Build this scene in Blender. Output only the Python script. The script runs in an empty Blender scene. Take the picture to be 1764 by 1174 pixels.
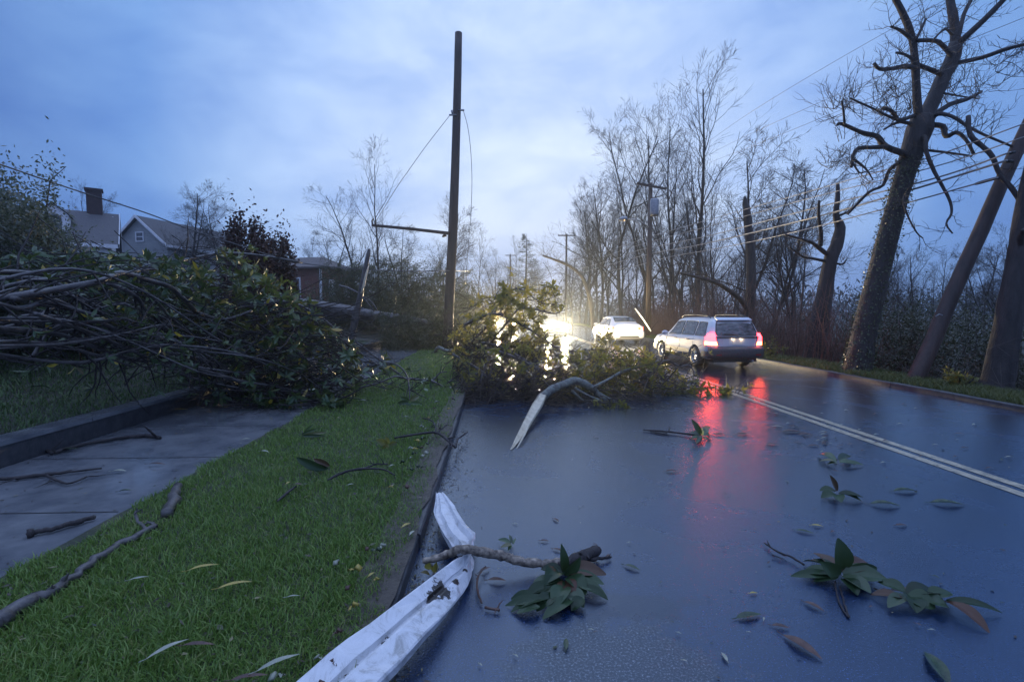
import bpy, bmesh, math, random
import numpy as np
from mathutils import Vector, Matrix, Euler
random.seed(7); RS = np.random.RandomState(11)
PI = math.pi
C = bpy.context.scene.collection
sc = bpy.context.scene

# ---------------------------------------------------------------- camera
CAMH = 1.79
FPX = 833.0                      # focal length in pixels of the 1764 px wide photograph
cd = bpy.data.cameras.new('camera'); cam = bpy.data.objects.new('camera', cd); C.objects.link(cam)
cd.sensor_width = 36; cd.lens = 36*FPX/1764; cd.clip_start = .05; cd.clip_end = 3000
cam.location = (0, 0, CAMH)
cam.rotation_euler = (PI/2 - math.atan(53/FPX), 0, -math.atan(32/FPX))
sc.camera = cam
RM = cam.rotation_euler.to_matrix()
def ray(u, v): return RM @ Vector(((u-882)/FPX, -(v-587)/FPX, -1))
def P(u, v, Y):                  # point seen at photo pixel (u, v), Y metres up the road
    d = ray(u, v); return Vector((0, 0, CAMH)) + d*(Y/d.y)
def G(u, v, z=0.0):              # point of the level z seen at photo pixel (u, v)
    d = ray(u, v); return Vector((0, 0, CAMH)) + d*((z-CAMH)/d.z)

# ---------------------------------------------------------------- world
w = bpy.data.worlds.new('World'); sc.world = w; w.use_nodes = True
nt = w.node_tree; N = nt.nodes; L = nt.links; N.clear()
out = N.new('ShaderNodeOutputWorld'); bg = N.new('ShaderNodeBackground'); bg.inputs[1].default_value = 1.0
tc = N.new('ShaderNodeTexCoord')
sky = N.new('ShaderNodeTexSky'); sky.sky_type = 'NISHITA'; sky.sun_disc = False
sky.sun_elevation = math.radians(2); sky.sun_rotation = math.radians(10)
def dotn(vec):
    n = N.new('ShaderNodeVectorMath'); n.operation = 'DOT_PRODUCT'; n.inputs[1].default_value = Vector(vec).normalized(); L.new(tc.outputs['Generated'], n.inputs[0]); return n.outputs['Value']
def wmath(op, a, b, clamp=False):
    n = N.new('ShaderNodeMath'); n.operation = op; n.use_clamp = clamp
    for i, x in enumerate((a, b)):
        if isinstance(x, (int, float)): n.inputs[i].default_value = x
        else: L.new(x, n.inputs[i])
    return n.outputs[0]
glow = dotn((.08, 1, .24))
rmp = N.new('ShaderNodeValToRGB'); L.new(glow, rmp.inputs[0])
e = rmp.color_ramp.elements
e[0].position = 0.0; e[0].color = (.14, .22, .46, 1)
e[1].position = 1.0; e[1].color = (.43, .52, .69, 1)
for p_, c_ in ((.50, (.15, .23, .47, 1)), (.68, (.07, .15, .37, 1)), (.79, (.12, .235, .49, 1)), (.90, (.27, .385, .62, 1))):
    k = e.new(p_); k.color = c_
mp = N.new('ShaderNodeMapping'); mp.inputs['Scale'].default_value = (1.3, 1.3, 2.6); mp.inputs['Rotation'].default_value = (0, math.radians(14), 0); L.new(tc.outputs['Generated'], mp.inputs[0])
nz = N.new('ShaderNodeTexNoise'); nz.inputs['Scale'].default_value = 3.1; nz.inputs['Detail'].default_value = 8; nz.inputs['Roughness'].default_value = .58; nz.inputs['Distortion'].default_value = .3; L.new(mp.outputs[0], nz.inputs[0])
cr = N.new('ShaderNodeValToRGB'); L.new(nz.outputs[0], cr.inputs[0])
cr.color_ramp.elements[0].position = .34; cr.color_ramp.elements[0].color = (.72, .78, .88, 1)
cr.color_ramp.elements[1].position = .66; cr.color_ramp.elements[1].color = (1.18, 1.12, 1.03, 1)
mx = N.new('ShaderNodeMix'); mx.data_type = 'RGBA'; mx.blend_type = 'MULTIPLY'; mx.inputs[0].default_value = 1
L.new(rmp.outputs[0], mx.inputs[6]); L.new(cr.outputs[0], mx.inputs[7])
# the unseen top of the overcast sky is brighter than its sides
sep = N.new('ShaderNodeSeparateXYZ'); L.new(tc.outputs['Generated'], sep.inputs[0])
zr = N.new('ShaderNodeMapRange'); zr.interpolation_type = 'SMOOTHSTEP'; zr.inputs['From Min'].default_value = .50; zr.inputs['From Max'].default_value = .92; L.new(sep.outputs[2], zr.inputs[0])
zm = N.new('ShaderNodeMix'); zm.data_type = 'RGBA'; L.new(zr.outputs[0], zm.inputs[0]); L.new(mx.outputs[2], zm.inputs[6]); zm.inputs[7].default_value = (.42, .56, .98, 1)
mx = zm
m2 = N.new('ShaderNodeVectorMath'); m2.operation = 'SCALE'; m2.inputs['Scale'].default_value = .05; L.new(sky.outputs[0], m2.inputs[0])
m3 = N.new('ShaderNodeMix'); m3.data_type = 'RGBA'; m3.blend_type = 'MIX'; m3.inputs[0].default_value = .06
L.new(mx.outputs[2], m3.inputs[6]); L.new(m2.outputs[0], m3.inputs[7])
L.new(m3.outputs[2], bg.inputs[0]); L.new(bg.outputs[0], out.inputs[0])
sd = bpy.data.lights.new('dusk_light', 'SUN'); sd.energy = .06; sd.angle = math.radians(40); sd.color = (.7, .8, 1)
so = bpy.data.objects.new('dusk_light', sd); C.objects.link(so); so.rotation_euler = (math.radians(50), 0, math.radians(-160))
sc.view_settings.view_transform = 'Standard'; sc.view_settings.look = 'None'; sc.view_settings.exposure = 0.85; sc.view_settings.gamma = 1
sc.cycles.max_bounces = 5; sc.cycles.diffuse_bounces = 2; sc.cycles.glossy_bounces = 3; sc.cycles.transmission_bounces = 3; sc.cycles.transparent_max_bounces = 6
sc.cycles.sample_clamp_indirect = 4.0

# ---------------------------------------------------------------- materials
def newmat(name):
    m = bpy.data.materials.new(name); m.use_nodes = True
    nt = m.node_tree; b = nt.nodes['Principled BSDF']; return m, nt, b
def ramp(nt, src, stops):
    r = nt.nodes.new('ShaderNodeValToRGB'); nt.links.new(src, r.inputs[0]); e = r.color_ramp.elements
    while len(e) > 1: e.remove(e[-1])
    e[0].position = stops[0][0]; e[0].color = (*stops[0][1], 1) if len(stops[0][1]) == 3 else stops[0][1]
    for p, c in stops[1:]:
        k = e.new(p); k.color = (*c, 1)
    return r.outputs[0]
def g3(v): return (v, v, v)
def noise(nt, scale, detail=4, rough=.55, stretch=None, coord='Object', dist=0):
    t = nt.nodes.new('ShaderNodeTexCoord'); n = nt.nodes.new('ShaderNodeTexNoise')
    n.inputs['Scale'].default_value = scale; n.inputs['Detail'].default_value = detail; n.inputs['Roughness'].default_value = rough; n.inputs['Distortion'].default_value = dist
    if stretch:
        mp = nt.nodes.new('ShaderNodeMapping'); mp.inputs['Scale'].default_value = stretch
        nt.links.new(t.outputs[coord], mp.inputs[0]); nt.links.new(mp.outputs[0], n.inputs[0])
    else: nt.links.new(t.outputs[coord], n.inputs[0])
    return n.outputs[0]
def bump(nt, b, src, strength, dist=.02):
    k = nt.nodes.new('ShaderNodeBump'); k.inputs['Strength'].default_value = strength; k.inputs['Distance'].default_value = dist
    nt.links.new(src, k.inputs['Height']); nt.links.new(k.outputs[0], b.inputs['Normal']); return k
def pm(name, c1, c2=None, scale=6, rough=.6, metal=0, bmp=0, bscale=None, stretch=None, coat=0, bdist=.02, spec=None):
    m, nt, b = newmat(name)
    if c2 is None: c2 = tuple(x*.8 for x in c1)
    nz_ = noise(nt, scale, 5, .6, stretch)
    nt.links.new(ramp(nt, nz_, [(.35, c1), (.68, c2)]), b.inputs['Base Color'])
    b.inputs['Roughness'].default_value = rough; b.inputs['Metallic'].default_value = metal
    if coat: b.inputs['Coat Weight'].default_value = coat; b.inputs['Coat Roughness'].default_value = .08
    if spec is not None: b.inputs['Specular IOR Level'].default_value = spec
    if bmp: bump(nt, b, noise(nt, bscale or scale*4, 5, .6, stretch), bmp, bdist)
    return m
def emis(name, col, strength, base=(.5, .1, .1)):
    m, nt, b = newmat(name); b.inputs['Base Color'].default_value = (*base, 1)
    b.inputs['Emission Color'].default_value = (*col, 1); b.inputs['Emission Strength'].default_value = strength; b.inputs['Roughness'].default_value = .25
    nt.links.new(ramp(nt, noise(nt, 30, 2), [(.3, base), (.7, tuple(x*.8 for x in base))]), b.inputs['Base Color'])
    return m
def leafmat(name, stops, rough=.35, trans=.25, tcol=(.25, .3, .04), spec=.5):
    m, nt, b = newmat(name); g = nt.nodes.new('ShaderNodeNewGeometry')
    col = ramp(nt, g.outputs['Random Per Island'], stops)
    nt.links.new(col, b.inputs['Base Color']); b.inputs['Roughness'].default_value = rough; b.inputs['Specular IOR Level'].default_value = spec
    if trans:
        t = nt.nodes.new('ShaderNodeBsdfTranslucent'); 
        mxc = nt.nodes.new('ShaderNodeMix'); mxc.data_type = 'RGBA'; mxc.inputs[0].default_value = .5; mxc.inputs[7].default_value = (*tcol, 1)
        nt.links.new(col, mxc.inputs[6]); nt.links.new(mxc.outputs[2], t.inputs[0])
        s = nt.nodes.new('ShaderNodeMixShader'); s.inputs[0].default_value = trans
        nt.links.new(b.outputs[0], s.inputs[1]); nt.links.new(t.outputs[0], s.inputs[2]); nt.links.new(s.outputs[0], nt.nodes['Material Output'].inputs[0])
    return m

def road_mat():
    m, nt, b = newmat('wet_asphalt'); l = nt.links
    big = noise(nt, .8, 6, .62, dist=1.1); grain = noise(nt, 95, 3, .7); mid = noise(nt, 24, 5, .7)
    t = nt.nodes.new('ShaderNodeTexCoord')
    # worn patch of coarse aggregate in front of the camera
    def blob(cx, cy, rx, ry):
        mp = nt.nodes.new('ShaderNodeMapping'); mp.vector_type = 'POINT'
        mp.inputs['Scale'].default_value = (1/rx, 1/ry, 0); mp.inputs['Location'].default_value = (-cx/rx, -cy/ry, 0)
        l.new(t.outputs['Object'], mp.inputs[0])
        ln = nt.nodes.new('ShaderNodeVectorMath'); ln.operation = 'LENGTH'; l.new(mp.outputs[0], ln.inputs[0])
        a = nt.nodes.new('ShaderNodeMath'); a.operation = 'ADD'; l.new(ln.outputs['Value'], a.inputs[0])
        s = nt.nodes.new('ShaderNodeMath'); s.operation = 'MULTIPLY_ADD'; s.inputs[1].default_value = 1.5; s.inputs[2].default_value = -.75
        l.new(noise(nt, 5, 4, .6), s.inputs[0]); l.new(s.outputs[0], a.inputs[1])
        return ramp(nt, a.outputs[0], [(.72, g3(1)), (1.0, g3(0))])
    worn = blob(.62, 2.15, .62, .62)
    tar = blob(.85, 2.80, .42, .15)
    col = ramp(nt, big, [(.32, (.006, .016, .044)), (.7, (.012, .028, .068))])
    gm = nt.nodes.new('ShaderNodeMix'); gm.data_type = 'RGBA'; gm.blend_type = 'MULTIPLY'; gm.inputs[0].default_value = 1
    l.new(col, gm.inputs[6]); l.new(ramp(nt, grain, [(.38, g3(.35)), (.55, g3(1.0)), (.64, g3(2.2)), (.72, g3(5.0))]), gm.inputs[7])
    st = noise(nt, 75, 4, .75)
    wm = nt.nodes.new('ShaderNodeMix'); wm.data_type = 'RGBA'
    l.new(worn, wm.inputs[0]); l.new(gm.outputs[2], wm.inputs[6]); l.new(ramp(nt, st, [(.45, (.012, .013, .016)), (.57, (.06, .06, .065)), (.66, (.30, .30, .30))]), wm.inputs[7])
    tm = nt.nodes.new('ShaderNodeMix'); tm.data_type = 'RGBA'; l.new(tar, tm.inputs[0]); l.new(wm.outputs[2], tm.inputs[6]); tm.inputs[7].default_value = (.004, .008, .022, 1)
    l.new(tm.outputs[2], b.inputs['Base Color'])
    r0 = ramp(nt, big, [(.38, g3(.05)), (.50, g3(.13)), (.60, g3(.30))])
    r1 = nt.nodes.new('ShaderNodeMix'); r1.data_type = 'RGBA'; r1.blend_type = 'ADD'; r1.inputs[0].default_value = 1
    l.new(r0, r1.inputs[6]); l.new(ramp(nt, mid, [(.4, g3(0)), (.75, g3(.12))]), r1.inputs[7])
    r2 = nt.nodes.new('ShaderNodeMix'); r2.data_type = 'RGBA'; l.new(worn, r2.inputs[0]); l.new(r1.outputs[2], r2.inputs[6]); r2.inputs[7].default_value = (.42, .42, .42, 1)
    l.new(r2.outputs[2], b.inputs['Roughness']); b.inputs['IOR'].default_value = 1.6; b.inputs['Coat Weight'].default_value = 1; b.inputs['Coat Roughness'].default_value = .11; b.inputs['Coat IOR'].default_value = 1.5; b.inputs['Coat Tint'].default_value = (.72, .86, 1, 1); b.inputs['Specular Tint'].default_value = (.55, .78, 1, 1)  # blue of the sky's reflection put into both tints and the base colour
    hb = nt.nodes.new('ShaderNodeMath'); hb.operation = 'MULTIPLY_ADD'; hb.inputs[1].default_value = .5; l.new(mid, hb.inputs[0]); l.new(grain, hb.inputs[2])
    hw = nt.nodes.new('ShaderNodeMath'); hw.operation = 'MULTIPLY_ADD'; l.new(worn, hw.inputs[0]); l.new(st, hw.inputs[1]); l.new(hb.outputs[0], hw.inputs[2])
    k_ = bump(nt, b, hw.outputs[0], .34, .007); l.new(k_.outputs[0], b.inputs['Coat Normal'])
    return m
M = {}
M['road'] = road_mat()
M['concrete'] = pm('wet_concrete', (.10, .11, .125), (.20, .21, .22), 2.2, .10, bmp=.10, bscale=50, bdist=.006)
M['mottled'] = pm('mottled_bark', (.06, .045, .035), (.40, .33, .25), 26, .5, bmp=.7, bscale=40, bdist=.008)
M['kerb'] = pm('kerb_stone', (.035, .037, .042), (.07, .072, .078), 9, .45, bmp=.5, bscale=40, bdist=.012)
M['paint'] = None
M['soil'] = pm('soil', (.020, .028, .014), (.05, .055, .025), 5, .8, bmp=.6, bscale=18, bdist=.03)
M['dirt'] = pm('verge_dirt', (.04, .032, .026), (.09, .075, .055), 14, .6, bmp=.8, bscale=40, bdist=.02)
M['ground'] = pm('ground', (.022, .026, .018), (.045, .045, .03), .6, .8, bmp=.5, bscale=3, bdist=.1)
M['bark'] = pm('bark', (.018, .015, .016), (.05, .042, .040), 7, .7, bmp=.9, bscale=22, stretch=(1, 1, .25), bdist=.03)
M['barkfar'] = pm('bark_far', (.022, .018, .018), (.05, .042, .038), 3, .8)
M['barkwet'] = pm('wet_bark', (.045, .040, .040), (.12, .11, .105), 9, .35, bmp=.7, bscale=30, bdist=.01)
M['barklichen'] = pm('lichen_bark', (.075, .07, .062), (.20, .23, .20), 11, .55, bmp=1, bscale=34, bdist=.02)
M['twig'] = pm('twig', (.026, .020, .018), (.06, .045, .036), 4, .6)
M['bramble'] = pm('bramble', (.10, .052, .042), (.20, .11, .08), .9, .6)
M['pole'] = pm('creosoted_pole', (.030, .020, .018), (.075, .045, .036), 5, .55, bmp=.8, bscale=30, stretch=(1, 1, .12), bdist=.015)
M['splinter'] = pm('raw_wood', (.52, .44, .30), (.72, .64, .47), 8, .6, bmp=.8, bscale=40, stretch=(1, 1, .2), bdist=.012)
M['wire'] = pm('cable', (.05, .05, .05), (.16, .15, .14), 3, .35)
M['alu'] = pm('weathered_wire', (.22, .21, .20), (.32, .31, .29), 3, .4, metal=.3)
M['steel'] = pm('galvanised', (.22, .23, .25), (.34, .35, .36), 12, .4, metal=.7)
M['magnolia'] = leafmat('magnolia_leaf', [(0, (.022, .048, .022)), (.45, (.045, .088, .038)), (.8, (.085, .135, .06)), (.93, (.14, .17, .075)), (.97, (.16, .10, .055)), (.99, (.55, .42, .05))], .28, .22, (.22, .25, .03), .55)
M['olive'] = leafmat('olive_leaf', [(0, (.04, .06, .022)), (.5, (.08, .11, .035)), (.85, (.15, .16, .045)), (.97, (.22, .16, .06))], .32, .5, (.62, .52, .10))
M['pine'] = leafmat('pine_needle', [(0, (.022, .036, .018)), (.5, (.040, .058, .026)), (1, (.085, .088, .038))], .5, .15, (.2, .2, .05))
M['bush'] = leafmat('bush_leaf', [(0, (.026, .034, .018)), (.6, (.050, .056, .028)), (1, (.09, .088, .045))], .45, .2, (.12, .15, .04))
M['pale'] = leafmat('pale_leaf', [(0, (.045, .055, .045)), (.6, (.095, .11, .09)), (1, (.2, .22, .18))], .5, .3, (.2, .25, .1))
M['brown'] = leafmat('brown_leaf', [(0, (.035, .016, .014)), (.6, (.06, .028, .022)), (1, (.10, .045, .032))], .6, .1, (.12, .05, .02))
M['warmleaf'] = leafmat('warm_lit_leaf', [(0, (.07, .065, .03)), (.6, (.14, .13, .06)), (1, (.22, .18, .09))], .5, .4, (.4, .3, .1))  # warm light on these shrubs is put into the leaf colour
M['farleaf'] = leafmat('far_woods', [(0, (.05, .045, .042)), (.6, (.075, .068, .058)), (1, (.10, .10, .075))], .7, 0)
M['ivy'] = leafmat('ivy_leaf', [(0, (.022, .036, .020)), (.7, (.045, .065, .03)), (1, (.08, .095, .045))], .4, .1)
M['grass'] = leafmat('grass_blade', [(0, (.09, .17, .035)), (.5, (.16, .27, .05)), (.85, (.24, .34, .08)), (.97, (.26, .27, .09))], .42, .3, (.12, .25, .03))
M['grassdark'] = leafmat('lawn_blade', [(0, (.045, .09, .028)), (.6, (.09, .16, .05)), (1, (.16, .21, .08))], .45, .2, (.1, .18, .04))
M['grassright'] = leafmat('verge_blade', [(0, (.05, .07, .02)), (.6, (.09, .12, .035)), (1, (.17, .17, .06))], .5, .3, (.2, .22, .04))
M['leafdead'] = pm('dead_leaf', (.05, .024, .018), (.12, .062, .042), 30, .45)
M['leafgreen'] = pm('shed_leaf_green', (.014, .030, .012), (.045, .075, .028), 25, .25)
M['leafpale'] = pm('shed_leaf_pale', (.22, .24, .18), (.36, .36, .27), 25, .4)
M['litter'] = leafmat('litter_bits', [(0, (.02, .014, .01)), (.5, (.05, .032, .02)), (.8, (.03, .05, .02)), (.93, (.14, .12, .05)), (1, (.3, .26, .14))], .5, 0)
M['leafyellow'] = pm('shed_leaf_yellow', (.38, .30, .06), (.26, .19, .04), 25, .4)
M['reflectglass'] = pm('painted_reflection_glass', (.02, .022, .026), (.20, .20, .21), 6, .12, spec=.8, stretch=(1, 1, 2.5))  # pale mottling in the colour stands in for reflections and light showing through
M['silver'] = pm('silver_paint', (.62, .63, .66), (.68, .69, .72), 2, .30, metal=.2, coat=.7)
M['white_paint'] = pm('white_paint', (.72, .72, .72), (.78, .78, .77), 2, .3, coat=.7)
M['dark_paint'] = pm('dark_paint', (.04, .045, .055), (.05, .055, .07), 2, .3, coat=.7)
M['clad'] = pm('grey_cladding', (.055, .055, .06), (.09, .09, .095), 20, .5)
M['glass'] = pm('car_glass', (.012, .014, .018), (.02, .022, .026), 2, .06, spec=.8)
M['rubber'] = pm('rubber', (.018, .018, .018), (.032, .032, .032), 20, .6)
M['alloy'] = pm('alloy', (.42, .43, .45), (.55, .56, .58), 9, .3, metal=.8)
M['black'] = pm('black_plastic', (.015, .015, .016), (.03, .03, .03), 10, .5)
M['chrome'] = pm('chrome', (.6, .6, .62), (.7, .7, .7), 5, .15, metal=1)
M['plate'] = pm('number_plate', (.62, .60, .55), (.72, .70, .66), 14, .4)
M['tail_hi'] = emis('tail_lamp_upper', (1, .022, .03), 12, (.5, .02, .02))
M['tail_lo'] = emis('tail_lamp_lower', (1, .10, .03), 24, (.6, .05, .02))
M['tail_dim'] = emis('tail_lamp_sedan', (1, .08, .03), 3.5, (.5, .03, .02))
M['head'] = emis('head_lamp', (1, .76, .40), 2300, (.8, .8, .8))
M['headoff'] = pm('lamp_lens', (.4, .4, .42), (.5, .5, .5), 20, .1, coat=1)
M['brick'] = None
M['whitetrim'] = pm('white_trim', (.62, .63, .66), (.74, .74, .76), 3, .5)
M['siding'] = None
M['roof'] = pm('roof_shingle', (.06, .06, .066), (.11, .105, .11), 9, .7, bmp=.7, bscale=25, stretch=(1, 1, 3), bdist=.03)
M['roofbrown'] = pm('roof_shingle_brown', (.08, .065, .06), (.13, .105, .095), 9, .7, bmp=.7, bscale=25, bdist=.03)
M['window'] = pm('window_glass', (.03, .035, .045), (.06, .06, .07), 1, .08, spec=.8)

def brickmat(name, c1, c2, mortar, sc_=4.0):
    m, nt, b = newmat(name); t = nt.nodes.new('ShaderNodeTexCoord'); mp = nt.nodes.new('ShaderNodeMapping'); mp.inputs['Rotation'].default_value = (PI/2, 0, 0)
    k = nt.nodes.new('ShaderNodeTexBrick'); k.inputs['Scale'].default_value = sc_; k.inputs['Color1'].default_value = (*c1, 1); k.inputs['Color2'].default_value = (*c2, 1); k.inputs['Mortar'].default_value = (*mortar, 1)
    k.inputs['Mortar Size'].default_value = .012
    nt.links.new(t.outputs['Object'], mp.inputs[0]); nt.links.new(mp.outputs[0], k.inputs[0]); nt.links.new(k.outputs[0], b.inputs['Base Color']); b.inputs['Roughness'].default_value = .8
    return m
M['brick'] = brickmat('brick', (.20, .075, .05), (.14, .05, .038), (.20, .18, .16), 3.2)
M['chimbrick'] = brickmat('chimney_brick', (.05, .022, .02), (.035, .016, .016), (.08, .07, .07), 3.2)
def sidingmat():
    m, nt, b = newmat('siding'); t = nt.nodes.new('ShaderNodeTexCoord'); wv = nt.nodes.new('ShaderNodeTexWave'); wv.bands_direction = 'Z'; wv.wave_profile = 'SAW'; wv.inputs['Scale'].default_value = 1.6
    nt.links.new(t.outputs['Object'], wv.inputs[0])
    nt.links.new(ramp(nt, noise(nt, 2), [(.3, (.30, .31, .32)), (.7, (.38, .39, .39))]), b.inputs['Base Color']); b.inputs['Roughness'].default_value = .6
    bump(nt, b, wv.outputs[1], .8, .05); return m
M['siding'] = sidingmat()
def markmat():
    m, nt, b = newmat('worn_yellow_paint'); l = nt.links
    wear = noise(nt, 9, 6, .7); fine = noise(nt, 70, 3, .7)
    a = nt.nodes.new('ShaderNodeMath'); a.operation = 'MULTIPLY_ADD'; a.inputs[1].default_value = .6; l.new(fine, a.inputs[0]); l.new(wear, a.inputs[2])
    l.new(ramp(nt, a.outputs[0], [(.66, (.52, .45, .31)), (.84, (.34, .30, .21)), (1.0, (.07, .07, .07))]), b.inputs['Base Color']); b.inputs['Roughness'].default_value = .3
    bump(nt, b, fine, .3, .006); return m
M['paint'] = markmat()
def metalsheet():
    m, nt, b = newmat('dirty_white_sheet'); l = nt.links
    t = nt.nodes.new('ShaderNodeTexCoord')
    n1 = noise(nt, 26, 6, .75); 
    tot = None
    for (c, r) in (MUD):
        v = nt.nodes.new('ShaderNodeVectorMath'); v.operation = 'DISTANCE'; v.inputs[1].default_value = c; l.new(t.outputs['Object'], v.inputs[0])
        q = nt.nodes.new('ShaderNodeMath'); q.operation = 'DIVIDE'; q.inputs[1].default_value = r; l.new(v.outputs['Value'], q.inputs[0])
        if tot is None: tot = q.outputs[0]
        else:
            mn = nt.nodes.new('ShaderNodeMath'); mn.operation = 'MINIMUM'; l.new(tot, mn.inputs[0]); l.new(q.outputs[0], mn.inputs[1]); tot = mn.outputs[0]
    a = nt.nodes.new('ShaderNodeMath'); a.operation = 'MULTIPLY_ADD'; a.inputs[1].default_value = -2.9; l.new(n1, a.inputs[0])
    cl = nt.nodes.new('ShaderNodeMath'); cl.operation = 'MINIMUM'; cl.inputs[1].default_value = 2.0; l.new(tot, cl.inputs[0]); l.new(cl.outputs[0], a.inputs[2])
    msk = ramp(nt, a.outputs[0], [(0.0, g3(1)), (.02, g3(0))])
    # a value below zero is mud: shift by one so the ramp can read it
    sh = nt.nodes.new('ShaderNodeMath'); sh.operation = 'ADD'; sh.inputs[1].default_value = 1.05; l.new(a.outputs[0], sh.inputs[0])
    msk = ramp(nt, sh.outputs[0], [(.44, g3(1)), (.52, g3(0))])
    mixc = nt.nodes.new('ShaderNodeMix'); mixc.data_type = 'RGBA'; l.new(msk, mixc.inputs[0])
    l.new(ramp(nt, noise(nt, 7, 8, .75, dist=.8), [(.32, (.70, .71, .73)), (.52, (.60, .61, .62)), (.64, (.36, .36, .35)), (.8, (.22, .21, .19))]), mixc.inputs[6]); mixc.inputs[7].default_value = (.035, .028, .022, 1)
    l.new(mixc.outputs[2], b.inputs['Base Color']); b.inputs['Roughness'].default_value = .35
    bump(nt, b, noise(nt, 9, 5), .26, .02); return m

# ---------------------------------------------------------------- mesh helpers
class MB:
    def __init__(s): s.v = []; s.f = []; s.mi = []; s.cur = 0
    def add(s, vs, fs):
        o = len(s.v); s.v += [tuple(x) for x in vs]; s.f += [tuple(i+o for i in f) for f in fs]; s.mi += [s.cur]*len(fs)
    def box(s, a, b):
        (x0, y0, z0), (x1, y1, z1) = a, b
        s.add([(x0,y0,z0),(x1,y0,z0),(x1,y1,z0),(x0,y1,z0),(x0,y0,z1),(x1,y0,z1),(x1,y1,z1),(x0,y1,z1)],
              [(0,3,2,1),(4,5,6,7),(0,1,5,4),(1,2,6,5),(2,3,7,6),(3,0,4,7)])
    def tube(s, pts, rad, sides=5, cap=True, jag=0):
        pts = [Vector(p) for p in pts]; n = len(pts)
        if n < 2: return
        if isinstance(rad, (int, float)): rad = [rad]*n
        t = (pts[1]-pts[0]).normalized()
        u = t.orthogonal().normalized(); base = len(s.v); o = base
        for i in range(n):
            if i == 0: tt = pts[1]-pts[0]
            elif i == n-1: tt = pts[-1]-pts[-2]
            else: tt = pts[i+1]-pts[i-1]
            if tt.length < 1e-7: tt = t
            tt = tt.normalized(); u = (u - tt*u.dot(tt))
            u = u.normalized() if u.length > 1e-6 else tt.orthogonal().normalized()
            b = tt.cross(u); r = rad[i]
            for k in range(sides):
                a = 2*PI*k/sides; rr = r*(1+(random.uniform(-jag, jag) if jag else 0))
                s.v.append(tuple(pts[i] + u*(math.cos(a)*rr) + b*(math.sin(a)*rr)))
        for i in range(n-1):
            for k in range(sides):
                k2 = (k+1) % sides
                s.f.append((o+i*sides+k, o+i*sides+k2, o+(i+1)*sides+k2, o+(i+1)*sides+k)); s.mi.append(s.cur)
        if cap:
            s.f.append(tuple(o+k for k in range(sides))[::-1]); s.mi.append(s.cur)
            s.f.append(tuple(o+(n-1)*sides+k for k in range(sides))); s.mi.append(s.cur)
    def lathe(s, prof, axis='x', c=(0, 0, 0), seg=28):
        o = len(s.v); n = len(prof)
        for k in range(seg):
            a = 2*PI*k/seg
            for (r, h) in prof:
                if axis == 'x': p = (h, r*math.cos(a), r*math.sin(a))
                elif axis == 'y': p = (r*math.cos(a), h, r*math.sin(a))
                else: p = (r*math.cos(a), r*math.sin(a), h)
                s.v.append((p[0]+c[0], p[1]+c[1], p[2]+c[2]))
        for k in range(seg):
            k2 = (k+1) % seg
            for i in range(n-1):
                s.f.append((o+k*n+i, o+k*n+i+1, o+k2*n+i+1, o+k2*n+i)); s.mi.append(s.cur)
    def build(s, name, mat, parent=None, smooth=True, loc=None):
        me = bpy.data.meshes.new(name); me.from_pydata(s.v, [], s.f)
        mats = mat if isinstance(mat, (list, tuple)) else [mat]
        for m in mats: me.materials.append(m)
        if len(mats) > 1: me.polygons.foreach_set('material_index', s.mi)
        if smooth: me.polygons.foreach_set('use_smooth', [True]*len(me.polygons))
        me.update(); return link(name, me, parent, loc)
def link(name, me, parent=None, loc=None):
    o = bpy.data.objects.new(name, me); C.objects.link(o)
    if loc is not None: o.location = loc
    if parent: o.parent = parent
    return o
def rawmesh(name, V, F, mats, parent=None, smooth=True, mi=None):      # numpy arrays, all faces of one size
    V = np.asarray(V, dtype=np.float32).reshape(-1, 3); F = np.asarray(F, dtype=np.int32); k = F.shape[1]
    me = bpy.data.meshes.new(name); me.vertices.add(len(V)); me.vertices.foreach_set('co', V.ravel())
    me.loops.add(F.size); me.loops.foreach_set('vertex_index', F.ravel()); me.polygons.add(len(F))
    me.polygons.foreach_set('loop_start', np.arange(0, F.size, k, dtype=np.int32)); me.polygons.foreach_set('loop_total', np.full(len(F), k, dtype=np.int32))
    for m in (mats if isinstance(mats, list) else [mats]): me.materials.append(m)
    if smooth: me.polygons.foreach_set('use_smooth', np.ones(len(F), dtype=bool))
    me.update(calc_edges=True); me.validate(); return link(name, me, parent)
def tag(o, label=None, cat=None, group=None, kind=None):
    if label: o['label'] = label
    if cat: o['category'] = cat
    if group: o['group'] = group
    if kind: o['kind'] = kind
    return o
def empty(name, loc=(0, 0, 0), rz=0):
    o = bpy.data.objects.new(name, None); C.objects.link(o); o.location = loc; o.rotation_euler = (0, 0, rz); o.empty_display_size = .2; return o
def dup(root, loc, rz=0, scale=None, label=None, group=None, cat=None, tilt=None):
    r = root.copy(); C.objects.link(r); r.location = loc; r.rotation_euler = (tilt[0], tilt[1], rz) if tilt else (0, 0, rz)
    if scale is not None: r.scale = (scale,)*3 if isinstance(scale, (int, float)) else scale
    if label: r['label'] = label
    if group: r['group'] = group
    if cat: r['category'] = cat
    for ch in list(root.children):
        c = ch.copy(); C.objects.link(c); c.parent = r
        for g in ch.children:
            d = g.copy(); C.objects.link(d); d.parent = c
    return r
def struct(o): o['kind'] = 'structure'; return o
def norm(a): return a/np.maximum(np.linalg.norm(a, axis=1, keepdims=True), 1e-9)

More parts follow.
